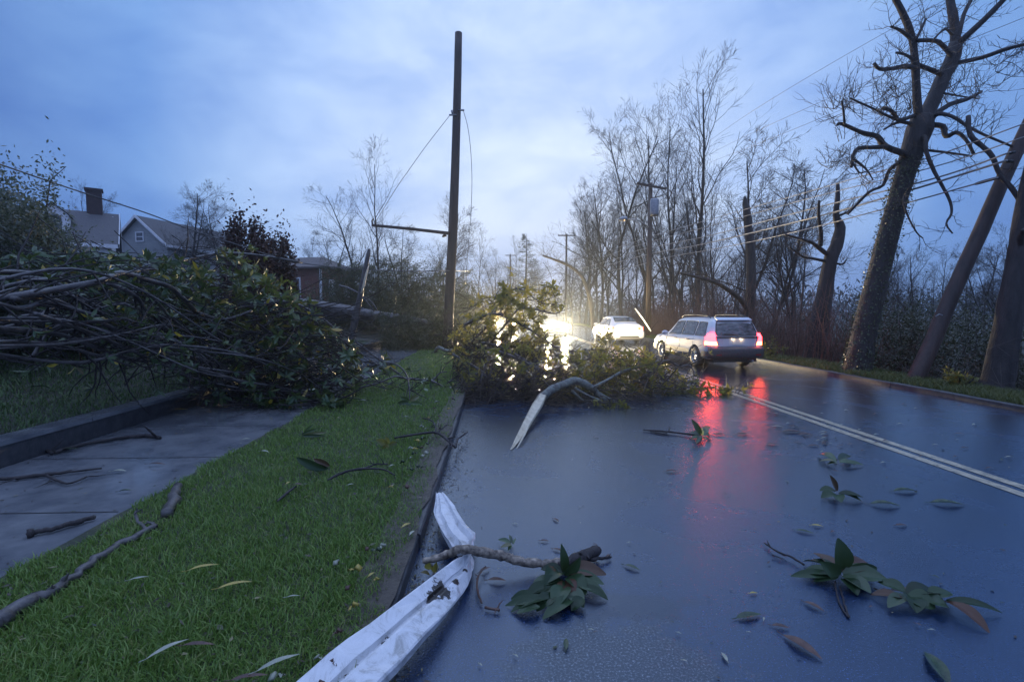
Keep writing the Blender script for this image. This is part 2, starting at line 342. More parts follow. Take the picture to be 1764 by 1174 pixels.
# leaves: arrays of base point, direction, normal, length, width -> folded six-face blade as quads
LEAFT = np.array([[0, 0, 0], [.30, .42, .06], [.30, 0, -.02], [.30, -.42, .06], [.66, .46, .10], [.66, 0, .02], [.66, -.46, .10], [1, 0, -.06]])
LEAFF = np.array([[0, 2, 1, 1], [0, 3, 2, 2], [2, 5, 4, 1], [3, 6, 5, 2], [5, 7, 4, 4], [6, 7, 5, 5]])
def leaf_arrays(B, D, Nn, Ln, Wd, simple=False, curl=0.0):
    B = np.asarray(B, float).reshape(-1, 3); D = norm(np.asarray(D, float).reshape(-1, 3)); Nn = np.asarray(Nn, float).reshape(-1, 3)
    S = norm(np.cross(D, Nn)); Nn = np.cross(S, D); n = len(B)
    Ln = np.broadcast_to(np.asarray(Ln, float), (n,)); Wd = np.broadcast_to(np.asarray(Wd, float), (n,))
    if simple: T = np.array([[0, 0, 0], [.45, .5, .0], [1, 0, -.05], [.45, -.5, .0]]); F = np.array([[0, 3, 2, 1]])
    else: T = LEAFT; F = None
    V = B[:, None, :] + D[:, None, :]*(T[None, :, 0, None]*Ln[:, None, None]) + S[:, None, :]*(T[None, :, 1, None]*Wd[:, None, None]) \
        + Nn[:, None, :]*((T[None, :, 2, None]*Wd[:, None, None]) - curl*(T[None, :, 0, None]**2)*Ln[:, None, None])
    k = len(T)
    if simple: FF = (F[None]+np.arange(n)[:, None, None]*k).reshape(-1, 4)
    else:
        tri = np.array([[0, 2, 1], [0, 3, 2], [2, 5, 4], [2, 4, 1], [3, 6, 5], [3, 5, 2], [5, 7, 4], [6, 7, 5]])
        FF = (tri[None]+np.arange(n)[:, None, None]*k).reshape(-1, 3)
    return V.reshape(-1, 3), FF
def leaf_mesh(name, B, D, Nn, Ln, Wd, mat, parent=None, simple=False, curl=0.0):
    V, F = leaf_arrays(B, D, Nn, Ln, Wd, simple, curl); return rawmesh(name, V, F, mat, parent, smooth=not simple)
def rdir(up=0.0):
    while True:
        v = Vector((random.uniform(-1, 1), random.uniform(-1, 1), random.uniform(-1, 1)))
        if .05 < v.length < 1: break
    v.normalize(); v.z += up; return v.normalized()
def resample(pts, n):
    pts = [Vector(p) for p in pts]
    if len(pts) < 3: return [pts[0].lerp(pts[-1], i/n) for i in range(n+1)]
    out = []; m = len(pts)-1
    for i in range(n+1):
        t = i/n*m; k = min(int(t), m-1); u = t-k
        p0 = pts[max(k-1, 0)]; p1 = pts[k]; p2 = pts[k+1]; p3 = pts[min(k+2, m)]
        out.append(.5*((2*p1)+(p2-p0)*u+(2*p0-5*p1+4*p2-p3)*u*u+(3*p1-p0-3*p2+p3)*u*u*u))
    return out
def interp(vals, n):
    m = len(vals)-1; o = []
    for i in range(n+1):
        t = i/n*m; k = min(int(t), m-1); o.append(vals[k]+(vals[k+1]-vals[k])*(t-k))
    return o
# ================================================================= SETTING
KX = -.56; RXE = 9.30          # left kerb line, right edge of the road
def hgt(x, y):
    if x < -5.45:
        t = min((-5.45-x)/11, 1.0); s = t*t*(3-2*t); far = min(max((y-2)/20, 0), 1)
        h = .36 + s*(.9+1.0*far) + .03*math.sin(x*1.3+y*.7)
        return h
    if x > 10.55:
        t = min((x-10.55)/5, 1.0); return .08 - 1.9*t*t*(3-2*t) + .06*math.sin(x*.9+y*.6)*t
    return -.05
xs = [-700, -300, -140, -80, -60, -45, -36] + [-30+i*1.0 for i in range(24)] + [-6.2, -5.8, -5.46, -5.3, -3, 0, 5, 9, 10.3, 10.56] + [11+i*.7 for i in range(12)] + [20, 23, 27, 34, 45, 60, 90, 150, 320, 700]
ys = [-60, -20, -8] + [-5+i*1.5 for i in range(34)] + [48, 54, 62, 72, 86, 100, 130, 170, 240, 400, 800]
g = MB(); nx = len(xs)
for y in ys:
    for x in xs: g.v.append((x, y, hgt(x, y)))
for j in range(len(ys)-1):
    for i in range(nx-1): g.f.append((j*nx+i, j*nx+i+1, (j+1)*nx+i+1, (j+1)*nx+i)); g.mi.append(0)
struct(g.build('ground', M['ground']))
def sheet(name, x0, x1, y0, y1, z, mat, nxs=1, nys=1, wob=0.0):
    m = MB()
    for j in range(nys+1):
        for i in range(nxs+1):
            m.v.append((x0+(x1-x0)*i/nxs + (random.uniform(-wob, wob) if i in (0, nxs) else 0), y0+(y1-y0)*j/nys, z + (0 if i in (0, nxs) or not wob else random.uniform(-.004, .012))))
    for j in range(nys):
        for i in range(nxs): m.f.append((j*(nxs+1)+i, j*(nxs+1)+i+1, (j+1)*(nxs+1)+i+1, (j+1)*(nxs+1)+i)); m.mi.append(0)
    return m.build(name, mat)
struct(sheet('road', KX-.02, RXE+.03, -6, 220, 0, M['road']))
mk = MB()
for x0 in (5.08, 5.30):
    mk.add([(x0, -4, .004), (x0+.125, -4, .004), (x0+.125, 150, .004), (x0, 150, .004)], [(0, 1, 2, 3)])
struct(mk.build('road_marking', M['paint']))
# kerbs with slightly uneven stones
def kerb(x0, x1, y0, y1, h, mat):
    m = MB(); y = y0
    while y < y1:
        l = random.uniform(1.6, 2.2) if y < 40 else 8; d = random.uniform(-.008, .008); e_ = random.uniform(-.006, .006); b = .012
        X0, X1, Y0, Y1, Z = x0+d, x1+d, y+.004, min(y+l, y1)-.004, h+e_
        inner = x1 if x0 < 0 else x0
        m.add([(X0, Y0, -.2), (X1, Y0, -.2), (X1, Y0, Z-b), (X1-b, Y0, Z), (X0+b, Y0, Z), (X0, Y0, Z-b),
               (X0, Y1, -.2), (X1, Y1, -.2), (X1, Y1, Z-b), (X1-b, Y1, Z), (X0+b, Y1, Z), (X0, Y1, Z-b)],
              [(0,5,4,3,2,1), (6,7,8,9,10,11)] + [(i, (i+1) % 6, (i+1) % 6+6, i+6) for i in range(6)])
        y += l
    return m.build('kerb', mat, smooth=False)
struct(kerb(KX-.15, KX, -4, 120, .112, M['kerb']))
struct(kerb(RXE, RXE+.13, -4, 120, .10, M['kerb']))
struct(sheet('verge', -3.10, KX-.083, -4, 60, .108, M['soil'], 12, 160, .015))
struct(sheet('dirt_edge', -.84, KX-.03, -4, 40, .128, M['dirt'], 3, 150, .028))
struct(sheet('pavement', -5.28, -3.06, -4, 60, .100, M['concrete'], 1, 1))
struct(sheet('verge', RXE+.135, 10.60, -4, 90, .085, M['soil'], 6, 120, .015))
sj = MB()
for i in range(34):
    y = -2+i*1.52; sj.add([(-5.27, y, .1045), (-3.15, y, .1045), (-3.15, y+.012, .1045), (-5.27, y+.012, .1045)], [(0, 1, 2, 3)])
struct(sj.build('pavement_joint', M['black'], smooth=False))
# low garden wall along the pavement
gw = empty('garden_wall', (-5.4, 8, 0)); tag(gw, 'low dark stone retaining wall edging the pavement below the left lawn', 'wall')
m = MB(); m.box((-.13, -12, -.1), (.10, 24, .33)); m.build('wall', M['kerb'], gw, False)
m = MB(); y = -12
while y < 24:
    m.box((-.17, y+.004, .333), (.12, y+1.49, .385)); y += 1.5
m.build('coping', M['concrete'], gw, False)

# grass (stuff)
def blades(name, n, x0, x1, y0, y1, z, hmin, hmax, mat, pw=1.3, edge=0.0, zf=None, wscale=1.0):
    u = RS.rand(n)
    if abs(pw-1) < 1e-3: Y = y0*(y1/y0)**u
    else: Y = (y0**(1-pw) + u*(y1**(1-pw)-y0**(1-pw)))**(1/(1-pw))
    X = x0 + (x1-x0)*RS.rand(n)
    wob = .08*np.sin(Y*2.1)+.06*np.sin(Y*5.3+1)+.05*np.sin(Y*13)+.04*np.sin(Y*29+2)
    keep = (X < x1-edge*RS.rand(n)**1.5 + wob*.6) & (X > x0 + .02 + (wob+.05)*.6)
    X = X[keep]; Y = Y[keep]; n = len(X)
    Z = np.full(n, z) if zf is None else np.array([zf(a, b) for a, b in zip(X, Y)])
    sc_ = np.maximum(1, Y/5.0)**.6
    clump = .75+.5*np.sin(X*6.1+np.sin(Y*3.3)*2)*np.sin(Y*5.7+X*2)
    H = (hmin+(hmax-hmin)*RS.rand(n)**1.4)*(.75+.5*np.clip(clump, .3, 1.3)); W = (.0035+.0035*RS.rand(n))*sc_*wscale
    A = RS.rand(n)*2*PI; bend = (.25+.95*RS.rand(n))*H; bd = RS.rand(n)*2*PI
    base = np.stack([X, Y, Z], 1); side = np.stack([np.cos(A), np.sin(A), np.zeros(n)], 1)*W[:, None]*.5
    bv = np.stack([np.cos(bd), np.sin(bd), np.zeros(n)], 1)*bend[:, None]; up = np.zeros((n, 3)); up[:, 2] = H
    V = np.stack([base-side, base+side, base+side*.8+bv*.35+up*.62, base-side*.8+bv*.35+up*.62, base+bv+up*.9], 1).reshape(-1, 3)
    k = np.arange(n)[:, None]*5
    F = np.concatenate([k+np.array([[0, 1, 2]]), k+np.array([[0, 2, 3]]), k+np.array([[3, 2, 4]])], 0)
    o = rawmesh(name, V, F, mat, smooth=True); return tag(o, kind='stuff')
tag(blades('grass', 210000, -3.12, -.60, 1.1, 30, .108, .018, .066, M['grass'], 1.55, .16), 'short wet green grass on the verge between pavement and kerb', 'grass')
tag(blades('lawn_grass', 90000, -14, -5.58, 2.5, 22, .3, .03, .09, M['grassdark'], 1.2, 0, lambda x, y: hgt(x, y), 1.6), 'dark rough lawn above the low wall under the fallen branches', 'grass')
tag(blades('roadside_grass', 42000, RXE+.12, 10.75, 6, 60, .085, .05, .14, M['grassright'], 1.5, .1, None, 1.6), 'olive roadside grass strip beyond the right kerb', 'grass')

# ================================================================= BARE TREES
def bare_tree(name, H, seed, spread=.55, r0=.2, limbs=13, lean=0.0, start=.28, dens=1.0, vert=.5, fork=False):
    random.seed(seed); tr = MB(); cr = MB()
    def branch(p, d, ln, r, lvl, mb, seg, wander, trop):
        pts = [p.copy()]; rad = [r]; dd = d.copy()
        for i in range(seg):
            dd = (dd + Vector((random.gauss(0, wander), random.gauss(0, wander), random.gauss(0, wander)+trop))).normalized()
            p = p + dd*(ln/seg); pts.append(p.copy()); rad.append(max(r*(1-(i+1)/seg*.82), .0055))
        mb.tube(pts, rad, 6 if lvl == 0 else 4 if lvl == 1 else 3, cap=False)
        return pts, rad
    def at(pts, rad, t):
        k = min(int(t*(len(pts)-1)), len(pts)-2); u = t*(len(pts)-1)-k
        return pts[k].lerp(pts[k+1], u), rad[k]*(1-u)+rad[k+1]*u, (pts[k+1]-pts[k]).normalized()
    def side(t, ang, az=None):
        o = t.orthogonal().normalized(); o.rotate(Matrix.Rotation(random.uniform(0, 2*PI) if az is None else az, 3, t))
        return (t*math.cos(ang)+o*math.sin(ang)).normalized()
    trunks = [branch(Vector((0, 0, -.3)), Vector((lean, 0, 1)).normalized(), H, r0, 0, tr, 11, .07, .05)]
    if fork:
        q, r, t = at(*trunks[0], .3); trunks.append(branch(q, side(t, .35), H*.72, r*.8, 0, tr, 9, .09, .06))
    for pts, rad in trunks:
        hh = H if pts is trunks[0][0] else H*.72
        for i in range(limbs):
            t = start+(1-start)*(i+.5)/limbs; q, r, tt = at(pts, rad, t)
            l1 = hh*(.42-.24*t)*random.uniform(.7, 1.25); p1, a1 = branch(q, side(tt, random.uniform(.45, .95)*spread/.55), l1, min(r*.6, .09*H/18), 1, tr if l1 > hh*.2 else cr, 7, .12, .10*vert)
            for j in range(int(7*dens)):
                t2 = .22+.78*(j+random.random())/(7*dens); t2 = min(t2, .99); q2, r2, tt2 = at(p1, a1, t2)
                l2 = l1*(.55-.3*t2)*random.uniform(.7, 1.3); p2, a2 = branch(q2, side(tt2, random.uniform(.4, .9)), l2, min(r2*.65, .03), 2, cr, 5, .13, .10*vert)
                for k in range(int(5*dens)):
                    t3 = .2+.78*random.random(); q3, r3, tt3 = at(p2, a2, t3)
                    l3 = l2*random.uniform(.35, .6)+.12; p3, a3 = branch(q3, side(tt3, random.uniform(.35, .9)), l3, min(r3*.7, .012), 3, cr, 3, .14, .08*vert)
                    for k4 in range(2):
                        q4, r4, tt4 = at(p3, a3, .3+.65*random.random()); branch(q4, side(tt4, random.uniform(.3, .8)), l3*random.uniform(.4, .7), .010, 3, cr, 2, .1, .05)
    root = empty(name); tr.build('trunk', M['barkfar'], root); cr.build('crown', M['twig'], root)
    return root
protos = [bare_tree('bare_tree', 20, 1, .42, .22, 14, .03, .25, 1.0, .9, True), bare_tree('bare_tree', 18, 2, .5, .20, 15, -.05, .22, 1.1, .7),
          bare_tree('bare_tree', 16, 3, .62, .19, 14, .06, .20, 1.15, .5, True), bare_tree('bare_tree', 21, 4, .36, .24, 14, -.03, .32, .95, 1.0),
          bare_tree('bare_tree', 12, 5, .75, .18, 13, .02, .16, 1.2, .25, True), bare_tree('bare_tree', 17, 6, .4, .14, 12, .09, .3, .9, .9)]
PH = [20, 18, 16, 21, 12, 17]
used = [False]*6
def put_tree(k, u, vtop, Y, label, group, zb=None, rz=None, tiltx=0.0):
    x = P(u, 534, Y).x; zb = hgt(x, Y)-.05 if zb is None else zb
    top = P(u, vtop, Y).z; s = .89*(top-zb)/PH[k]; rz = random.uniform(0, 2*PI) if rz is None else rz
    if not used[k]:
        used[k] = True; o = protos[k]; o.location = (x, Y, zb); o.rotation_euler = (0, tiltx, rz); o.scale = (s,)*3
        tag(o, label, 'tree', group); return o
    return dup(protos[k], (x, Y, zb), rz, s, label, group, 'tree', tilt=(0, tiltx))
random.seed(21)
GR = 'bare trees lining the right side of the road'
named = [
 (0, 1112, 175, 42, 'tall bare tree behind the transformer pole, leaning left'), (3, 1196, 112, 40, 'tallest bare tree on the right, its forked top highest against the sky'),
 (5, 1168, 160, 44, 'slender bare tree just left of the tallest bare tree'), (1, 1076, 182, 48, 'bare tree with twin high tips left of the transformer pole'),
 (4, 1272, 235, 34, 'round crowned bare tree directly behind the jagged snag'), (2, 1325, 255, 36, 'wide bare tree with a fan of twigs right of the jagged snag'),
 (1, 1035, 265, 52, 'leftmost full bare tree of the tall roadside clump'), (5, 1240, 290, 30, 'thin young bare tree between the grey wagon and the snag'),
 (2, 1372, 325, 30, 'short bare tree with dense twigs left of the limbless leaning trunk'), (4, 1008, 335, 60, 'small bare tree arching over the distant crossarm pole'),
 (0, 1150, 240, 55, 'bare tree whose trunk stands right above the white sedan'), (3, 1220, 300, 60, 'faint bare tree deep in the wood behind the wagon roof')]
for k, u, vt, Y, lb in named: put_tree(k, u, vt, Y, lb, None)
for i in range(26):
    u = 985+ i*16 + random.uniform(-9, 9); Y = random.uniform(46, 80); put_tree(random.randint(0, 5), u, random.uniform(300, 420), Y, 'thin bare tree in the grey wood beyond the right verge', GR)
for i in range(15):
    u = 1480+i*22+random.uniform(-9, 9); Y = random.uniform(28, 60); put_tree(random.randint(0, 5), u, random.uniform(400, 470), Y, 'bare tree low in the hollow behind the leaning utility pole', 'bare trees in the hollow on the right')
for k, u, vt, Y, lb in [(2, 1700, 385, 24, 'spreading bare tree between the leaning pole and the right edge trunk'), (1, 1575, 395, 26, 'bare tree just right of the big ivy covered tree'),
        (4, 318, 300, 44, 'broad bare tree with fine twigs behind the gabled house'), (2, 402, 322, 46, 'bare tree rising above the two brown shrubs'),
        (5, 652, 245, 34, 'tall thin bare tree left of the standing utility pole'), (1, 600, 300, 36, 'bare tree with a bent top left of the hanging crossarm'),
        (2, 752, 330, 42, 'bare tree directly behind the standing utility pole'), (4, 575, 375, 44, 'low bare tree above the brick house roof'),
        (4, 700, 372, 38, 'low bare tree under the hanging crossarm'), (5, 822, 385, 48, 'small bare tree right of the standing utility pole'),
        (0, 160, 320, 60, 'bare tree rising behind the brick chimney')]:
    put_tree(k, u, vt, Y, lb, None)
for i in range(22):
    u = -40+i*44+random.uniform(-14, 14); Y = random.uniform(70, 120)
    put_tree(random.randint(0, 5), u, random.uniform(400, 445), Y, 'small distant bare tree on the skyline left of the road', 'distant bare trees on the left skyline')
for i in range(8):
    u = 850+i*20+random.uniform(-8, 8); Y = random.uniform(110, 170)
    put_tree(random.randint(0, 5), u, random.uniform(430, 455), Y, 'far bare tree at the end of the road', 'far trees closing the road')

# ================================================================= HERO TREES (right)
def px_tube(mb, pts, sides=8, jag=0.0, sub=3):
    Q = [P(u, v, Y) for u, v, Y, wd in pts]; R = [wd*.5*Y/FPX for u, v, Y, wd in pts]
    n = (len(Q)-1)*sub; Q = resample(Q, n); R = interp(R, n); mb.tube(Q, R, sides, True, jag); return Q, R
def L_(pts, Y0, w0, w1, Y1=None):
    Y1 = Y0 if Y1 is None else Y1; n = len(pts)-1
    return [(u, v, Y0+(Y1-Y0)*i/n, w0+(w1-w0)*i/n) for i, (u, v) in enumerate(pts)]
def twigs(mb, Q, R, n, ln, up=.1, droop=0.0):
    for i in range(n):
        t = random.uniform(.15, .99)*(len(Q)-1); k = int(t); p = Q[k].lerp(Q[min(k+1, len(Q)-1)], t-k); d = rdir(up)
        l = ln*random.uniform(.5, 1.2); pts = [p]; 
        for s in range(4):
            d = (d+rdir(up)*.35+Vector((0, 0, -droop))).normalized(); p = p+d*l/4; pts.append(p)
        mb.tube(pts, [.009, .008, .006, .005, .003], 3, False)
        for q in pts[1:]:
            for _ in range(2):
                e = (d+rdir(.2)*.9).normalized(); l2 = l*random.uniform(.2, .45); mb.tube([q, q+e*l2*.5, q+(e+rdir()*.3).normalized()*l2], [.005, .004, .002], 3, False)
random.seed(5)
root = empty('big_tree', P(1472, 650, 13)); root.location = (0, 0, 0)
def anchored(name, base):       # an Empty at the thing's base; parts are built in world space and shifted back
    o = empty(name, base); return o
def build_at(mb, name, mat, root, smooth=True):
    b = Vector(root.location); mb.v = [(x-b.x, y-b.y, z-b.z) for x, y, z in mb.v]; return mb.build(name, mat, root, smooth)
bpy.data.objects.remove(root)
Yb = 13.0; bA = P(1472, 655, Yb)
tA = anchored('broken_tree', bA); tag(tA, 'huge leaning ivy covered tree with broken storm torn limbs at upper right', 'tree')
mb = MB(); tQ, tR = px_tube(mb, [(1464, 668, 13, 54), (1476, 640, 13, 44), (1492, 560, 13, 37), (1521, 440, 13, 33), (1548, 340, 13, 29), (1568, 270, 13, 32), (1584, 222, 13, 40), (1590, 200, 13, 30)], 18, .025, 4)
build_at(mb, 'trunk', M['bark'], tA)
lm = MB(); cr_ = MB()
limbs = [
 ([(1584, 225), (1581, 184), (1578, 136), (1576, 102), (1571, 65), (1559, 31), (1545, 3), (1530, -30)], 13, 15, 10, 12.6),
 ([(1586, 220), (1607, 174), (1624, 136), (1641, 102), (1647, 75)], 13, 24, 22, 13.3), ([(1647, 80), (1644, 41), (1637, 3), (1634, -30)], 13.3, 17, 11, 13.5),
 ([(1647, 80), (1661, 66), (1692, 37), (1729, 0), (1750, -25)], 13.3, 12, 8, 12.5), ([(1652, 60), (1661, 24), (1675, -5), (1680, -30)], 13.3, 7, 5, 13.9),
 ([(1640, 110), (1692, 99), (1743, 82), (1790, 72)], 13.2, 8, 5, 12), ([(1640, 98), (1636, 92), (1620, 75), (1607, 70), (1579, 70)], 13.2, 8, 7, 12.7),
 ([(1626, 130), (1600, 119), (1582, 112)], 13.1, 9, 7, 12.8), ([(1577, 118), (1560, 114), (1538, 118), (1515, 119), (1506, 109)], 12.8, 9, 5, 12.4),
 ([(1575, 104), (1559, 94), (1544, 91)], 12.7, 6, 4, 12.3), ([(1571, 68), (1552, 53), (1535, 46)], 12.7, 7, 4, 12.2), ([(1577, 70), (1590, 44), (1595, 32)], 12.7, 5, 3, 12.9),
 ([(1562, 268), (1556, 264), (1525, 252), (1511, 235), (1484, 228), (1450, 213), (1443, 215)], 13, 13, 5, 11.8), ([(1455, 214), (1453, 191), (1450, 174)], 11.8, 4, 3, 11.6),
 ([(1528, 252), (1504, 254), (1477, 256), (1469, 273), (1467, 288)], 12.5, 8, 4, 12), ([(1470, 274), (1491, 290), (1504, 310)], 12, 5, 2, 11.8), ([(1469, 280), (1480, 297), (1490, 296)], 12, 4, 2, 11.8),
 ([(1576, 215), (1552, 210), (1535, 216), (1523, 223)], 13, 7, 3, 12.2), ([(1578, 198), (1552, 206), (1532, 201), (1504, 187), (1464, 169)], 13, 7, 3, 11.6), ([(1548, 208), (1535, 191), (1521, 186)], 12.6, 7, 6, 12.2),
 ([(1600, 215), (1624, 218), (1630, 235), (1648, 228), (1665, 242), (1678, 266)], 13, 10, 5, 12), ([(1605, 205), (1617, 196), (1641, 201), (1668, 218), (1695, 232), (1743, 252)], 13, 8, 4, 11.5),
 ([(1600, 205), (1634, 181), (1668, 170), (1690, 158)], 13, 10, 5, 14), ([(1590, 235), (1595, 240), (1596, 262), (1610, 296), (1627, 327), (1637, 348), (1639, 368), (1630, 385), (1641, 402)], 12.7, 8, 2.5, 11.5),
 ([(1668, 200), (1671, 232), (1692, 252), (1709, 269), (1722, 300), (1743, 324), (1770, 364)], 11.8, 8, 8, 11), ([(1560, 335), (1557, 345), (1562, 368), (1579, 400), (1590, 410)], 12.6, 5, 2, 12),
 ([(1580, 257), (1627, 262), (1675, 269)], 12.9, 5, 3, 12), ([(1556, 270), (1549, 279), (1532, 293), (1521, 319), (1498, 330), (1477, 351), (1460, 369)], 12.9, 7, 4, 13.5),
 ([(1624, 160), (1650, 165), (1684, 170)], 13, 4, 2, 14), ([(1640, 60), (1628, 50), (1610, 66)], 13.2, 5, 3, 12.5)]
for pts, y0, w0, w1, y1 in limbs:
    l_ = MB(); Q, R = px_tube(lm, L_(pts, y0, w0, w1, y1), 6, .08, 3)
    twigs(cr_, Q, R, 5 if w0 > 12 else 9, .75, .25)
for (u, v, Y, n, ln) in [(1500, 160, 12.3, 26, 1.0), (1660, 150, 13.6, 26, 1.0), (1480, 215, 12, 16, .7), (1490, 270, 12.1, 18, .5), (1720, 130, 13, 22, 1.0), (1540, 170, 12.4, 16, .9)]:
    c = P(u, v, Y); Q = [c+Vector((random.uniform(-.9, .9), random.uniform(-.5, .5), random.uniform(-.6, .5))) for _ in range(6)]; twigs(cr_, Q, None, n, ln, .5)
build_at(lm, 'limb', M['bark'], tA); build_at(cr_, 'crown', M['twig'], tA)
# ivy on the trunk
B = []; D = []; NN = []
for i in range(3600):
    t = random.random()**1.2*(len(tQ)-9); k = int(t); p = tQ[k].lerp(tQ[k+1], t-k); r = tR[k]; a = random.uniform(0, 2*PI)
    nrm = Vector((math.cos(a), math.sin(a), .1)); B.append(p+nrm*(r*1.02+random.uniform(0, .06))); D.append((nrm*.6+rdir(-.4)).normalized()); NN.append(nrm)
def leaves_at(name, B, D, NN, ln, wd, mat, root, simple=True, curl=0.0):
    b = np.array(root.location) if root is not None else 0; n = len(B)
    return leaf_mesh(name, np.array([tuple(x) for x in B])-b, np.array([tuple(x) for x in D]), np.array([tuple(x) for x in NN]), ln*(.6+.7*RS.rand(n)), wd*(.7+.5*RS.rand(n)), mat, root, simple, curl)
leaves_at('ivy', B, D, NN, .06, .045, M['ivy'], tA)

bB = P(1400, 640, 17); tB = anchored('snapped_tree', bB); tag(tB, 'dark snapped tree with two crooked arms left of the big ivy covered tree', 'tree')
mb = MB(); Q, R = px_tube(mb, [(1396, 655, 17, 46), (1402, 610, 17, 38), (1416, 531, 17, 28), (1429, 453, 17, 22), (1440, 425, 17, 21), (1447, 392, 17, 16), (1440, 372, 17, 10), (1443, 340, 17, 8), (1443, 315, 17, 5)], 9, .08); build_at(mb, 'trunk', M['bark'], tB)
mb = MB(); cb = MB()
for pts, w0, w1 in [([(1428, 440), (1410, 426), (1395, 416), (1353, 404)], 9, 4), ([(1424, 450), (1400, 445), (1382, 441), (1360, 425)], 6, 3), ([(1413, 424), (1414, 400), (1410, 370), (1411, 345)], 8, 4), ([(1442, 454), (1452, 455), (1458, 447)], 4, 2), ([(1443, 372), (1460, 365), (1478, 350)], 5, 2)]:
    Q, R = px_tube(mb, L_(pts, 17, w0, w1, 16.4), 5, .08); twigs(cb, Q, R, 9, .8, .2)
build_at(mb, 'limb', M['bark'], tB); build_at(cb, 'crown', M['twig'], tB)
bD = P(1292, 600, 24); tD = anchored('jagged_snag', bD); tag(tD, 'upright jagged tree snag with a splintered top behind the wagon', 'tree snag')
mb = MB(); px_tube(mb, [(1291, 612, 24, 20), (1293, 520, 24, 17), (1294, 450, 24, 15), (1289, 390, 24, 14), (1286, 362, 24, 13), (1284, 348, 24, 9), (1283, 338, 24, 3)], 8, .14); build_at(mb, 'trunk', M['bark'], tD)
mb = MB(); cb = MB()
Q, R = px_tube(mb, L_([(1292, 540), (1275, 515), (1240, 490), (1205, 478), (1172, 470)], 24, 11, 4, 22), 6, .08); twigs(cb, Q, R, 10, .9, .2)
build_at(mb, 'limb', M['bark'], tD); build_at(cb, 'crown', M['twig'], tD)
bE = P(1722, 668, 10.6); tE = anchored('edge_tree', bE); tag(tE, 'thick dark trunk at the right edge of the photo leaning right', 'tree')
mb = MB(); px_tube(mb, [(1714, 690, 10.6, 54), (1722, 640, 10.6, 44), (1742, 520, 10.6, 38), (1760, 430, 10.6, 36), (1775, 340, 10.6, 36), (1800, 240, 10.6, 34), (1840, 80, 10.6, 28)], 10, .08); build_at(mb, 'trunk', M['bark'], tE)
mb = MB(); Q, R = px_tube(mb, L_([(1778, 380), (1764, 358), (1745, 330), (1722, 300)], 10.6, 9, 5, 10.9), 6, .08); px_tube(mb, L_([(1762, 430), (1758, 410), (1764, 395)], 10.6, 12, 7, 10.2), 6, .1); build_at(mb, 'limb', M['bark'], tE)
bF = P(1020, 555, 33); tF = anchored('arched_tree', P(1020, 560, 33)); tag(tF, 'bare tree bent over toward the distant crossarm pole behind the white sedan', 'tree')
mb = MB(); cb = MB(); Q, R = px_tube(mb, [(1023, 568, 33, 9), (1018, 520, 33, 7), (1005, 480, 33, 6), (985, 460, 33, 5), (958, 448, 33, 4), (935, 440, 33, 3)], 6, .06); build_at(mb, 'trunk', M['bark'], tF)
twigs(cb, Q[6:], R, 26, 1.6, .4); build_at(cb, 'crown', M['twig'], tF)

# ================================================================= SHRUBS AND BRUSH
def shrub(name, c, rx, ry, rz_, n, mat, ls, ws, label, cat='shrub', stems=10, seed=0, clumps=26, simple=True, group=None, col=False):
    random.seed(seed); rs = np.random.RandomState(seed); o = empty(name, c); tag(o, label, cat, group)
    cl = rs.randn(clumps, 3); cl = norm(cl)*(.35+.6*rs.rand(clumps, 1)); cl[:, 2] = cl[:, 2]*.5+.5
    if col:
        zz = .12+.84*rs.rand(clumps); aa = rs.rand(clumps)*2*PI; rr = np.sqrt(np.clip(1-((zz-.5)/.5)**2, .22, 1))*(.45+.5*rs.rand(clumps)); cl = np.stack([rr*np.cos(aa), rr*np.sin(aa), zz], 1)
    idx = rs.randint(0, clumps, n); off = rs.randn(n, 3)*.105*(.5+rs.rand(clumps))[idx][:, None]
    B = (cl[idx]+off); B = B*np.array([rx, ry, rz_]); B[:, 2] = np.maximum(B[:, 2], .02)
    D = norm(rs.randn(n, 3)+off*3); NN = norm(rs.randn(n, 3)*.7+np.array([0, 0, 1]))
    leaf_mesh('foliage', B, D, NN, ls*(.6+.7*rs.rand(n)), ws*(.7+.6*rs.rand(n)), mat, o, simple)
    m = MB()
    for i in range(stems):
        k = random.randrange(clumps); e = Vector(cl[k]*np.array([rx, ry, rz_])); m.tube([Vector((random.uniform(-.1, .1)*rx, random.uniform(-.1, .1)*ry, -.1)), e*.5+rdir()*.1*rx, e, e+rdir(.5)*.3*rx], [.03*rz_**.5, .02, .012, .006], 4, False)
    m.build('stems', M['twig'], o); return o
def onG(u, Y): x = P(u, 534, Y).x; return (x, Y, hgt(x, Y)-.05)
shrub('brown_shrub', onG(428, 19), .85, .9, (P(428, 388, 19).z-hgt(P(428, 534, 19).x, 19)), 9000, M['brown'], .17, .09, 'taller narrow red brown shrub left of the brick house', seed=3, clumps=130, col=True)
shrub('brown_shrub', onG(474, 22), 1.05, 1.0, (P(474, 410, 22).z-hgt(P(474, 534, 22).x, 22)), 10000, M['brown'], .17, .09, 'broader rounded red brown shrub against the brick house wall', seed=4, clumps=130, col=True)
for i, (u, v, Y, rx, lb) in enumerate([(15, 262, 10.5, 1.5, 'pale budding tree crown at the far left edge of the photo'), (80, 400, 12, 1.5, 'pale leafy shrub in front of the white house'), (-60, 300, 9, 1.6, 'dark leafy shrub cut off by the left edge')]):
    x, Y_, z = onG(u, Y); shrub('leafy_shrub', (x, Y_, z), rx, 1.4, P(u, v, Y).z-z, 24000, M['pale'], .085, .04, lb, seed=30+i, clumps=110)
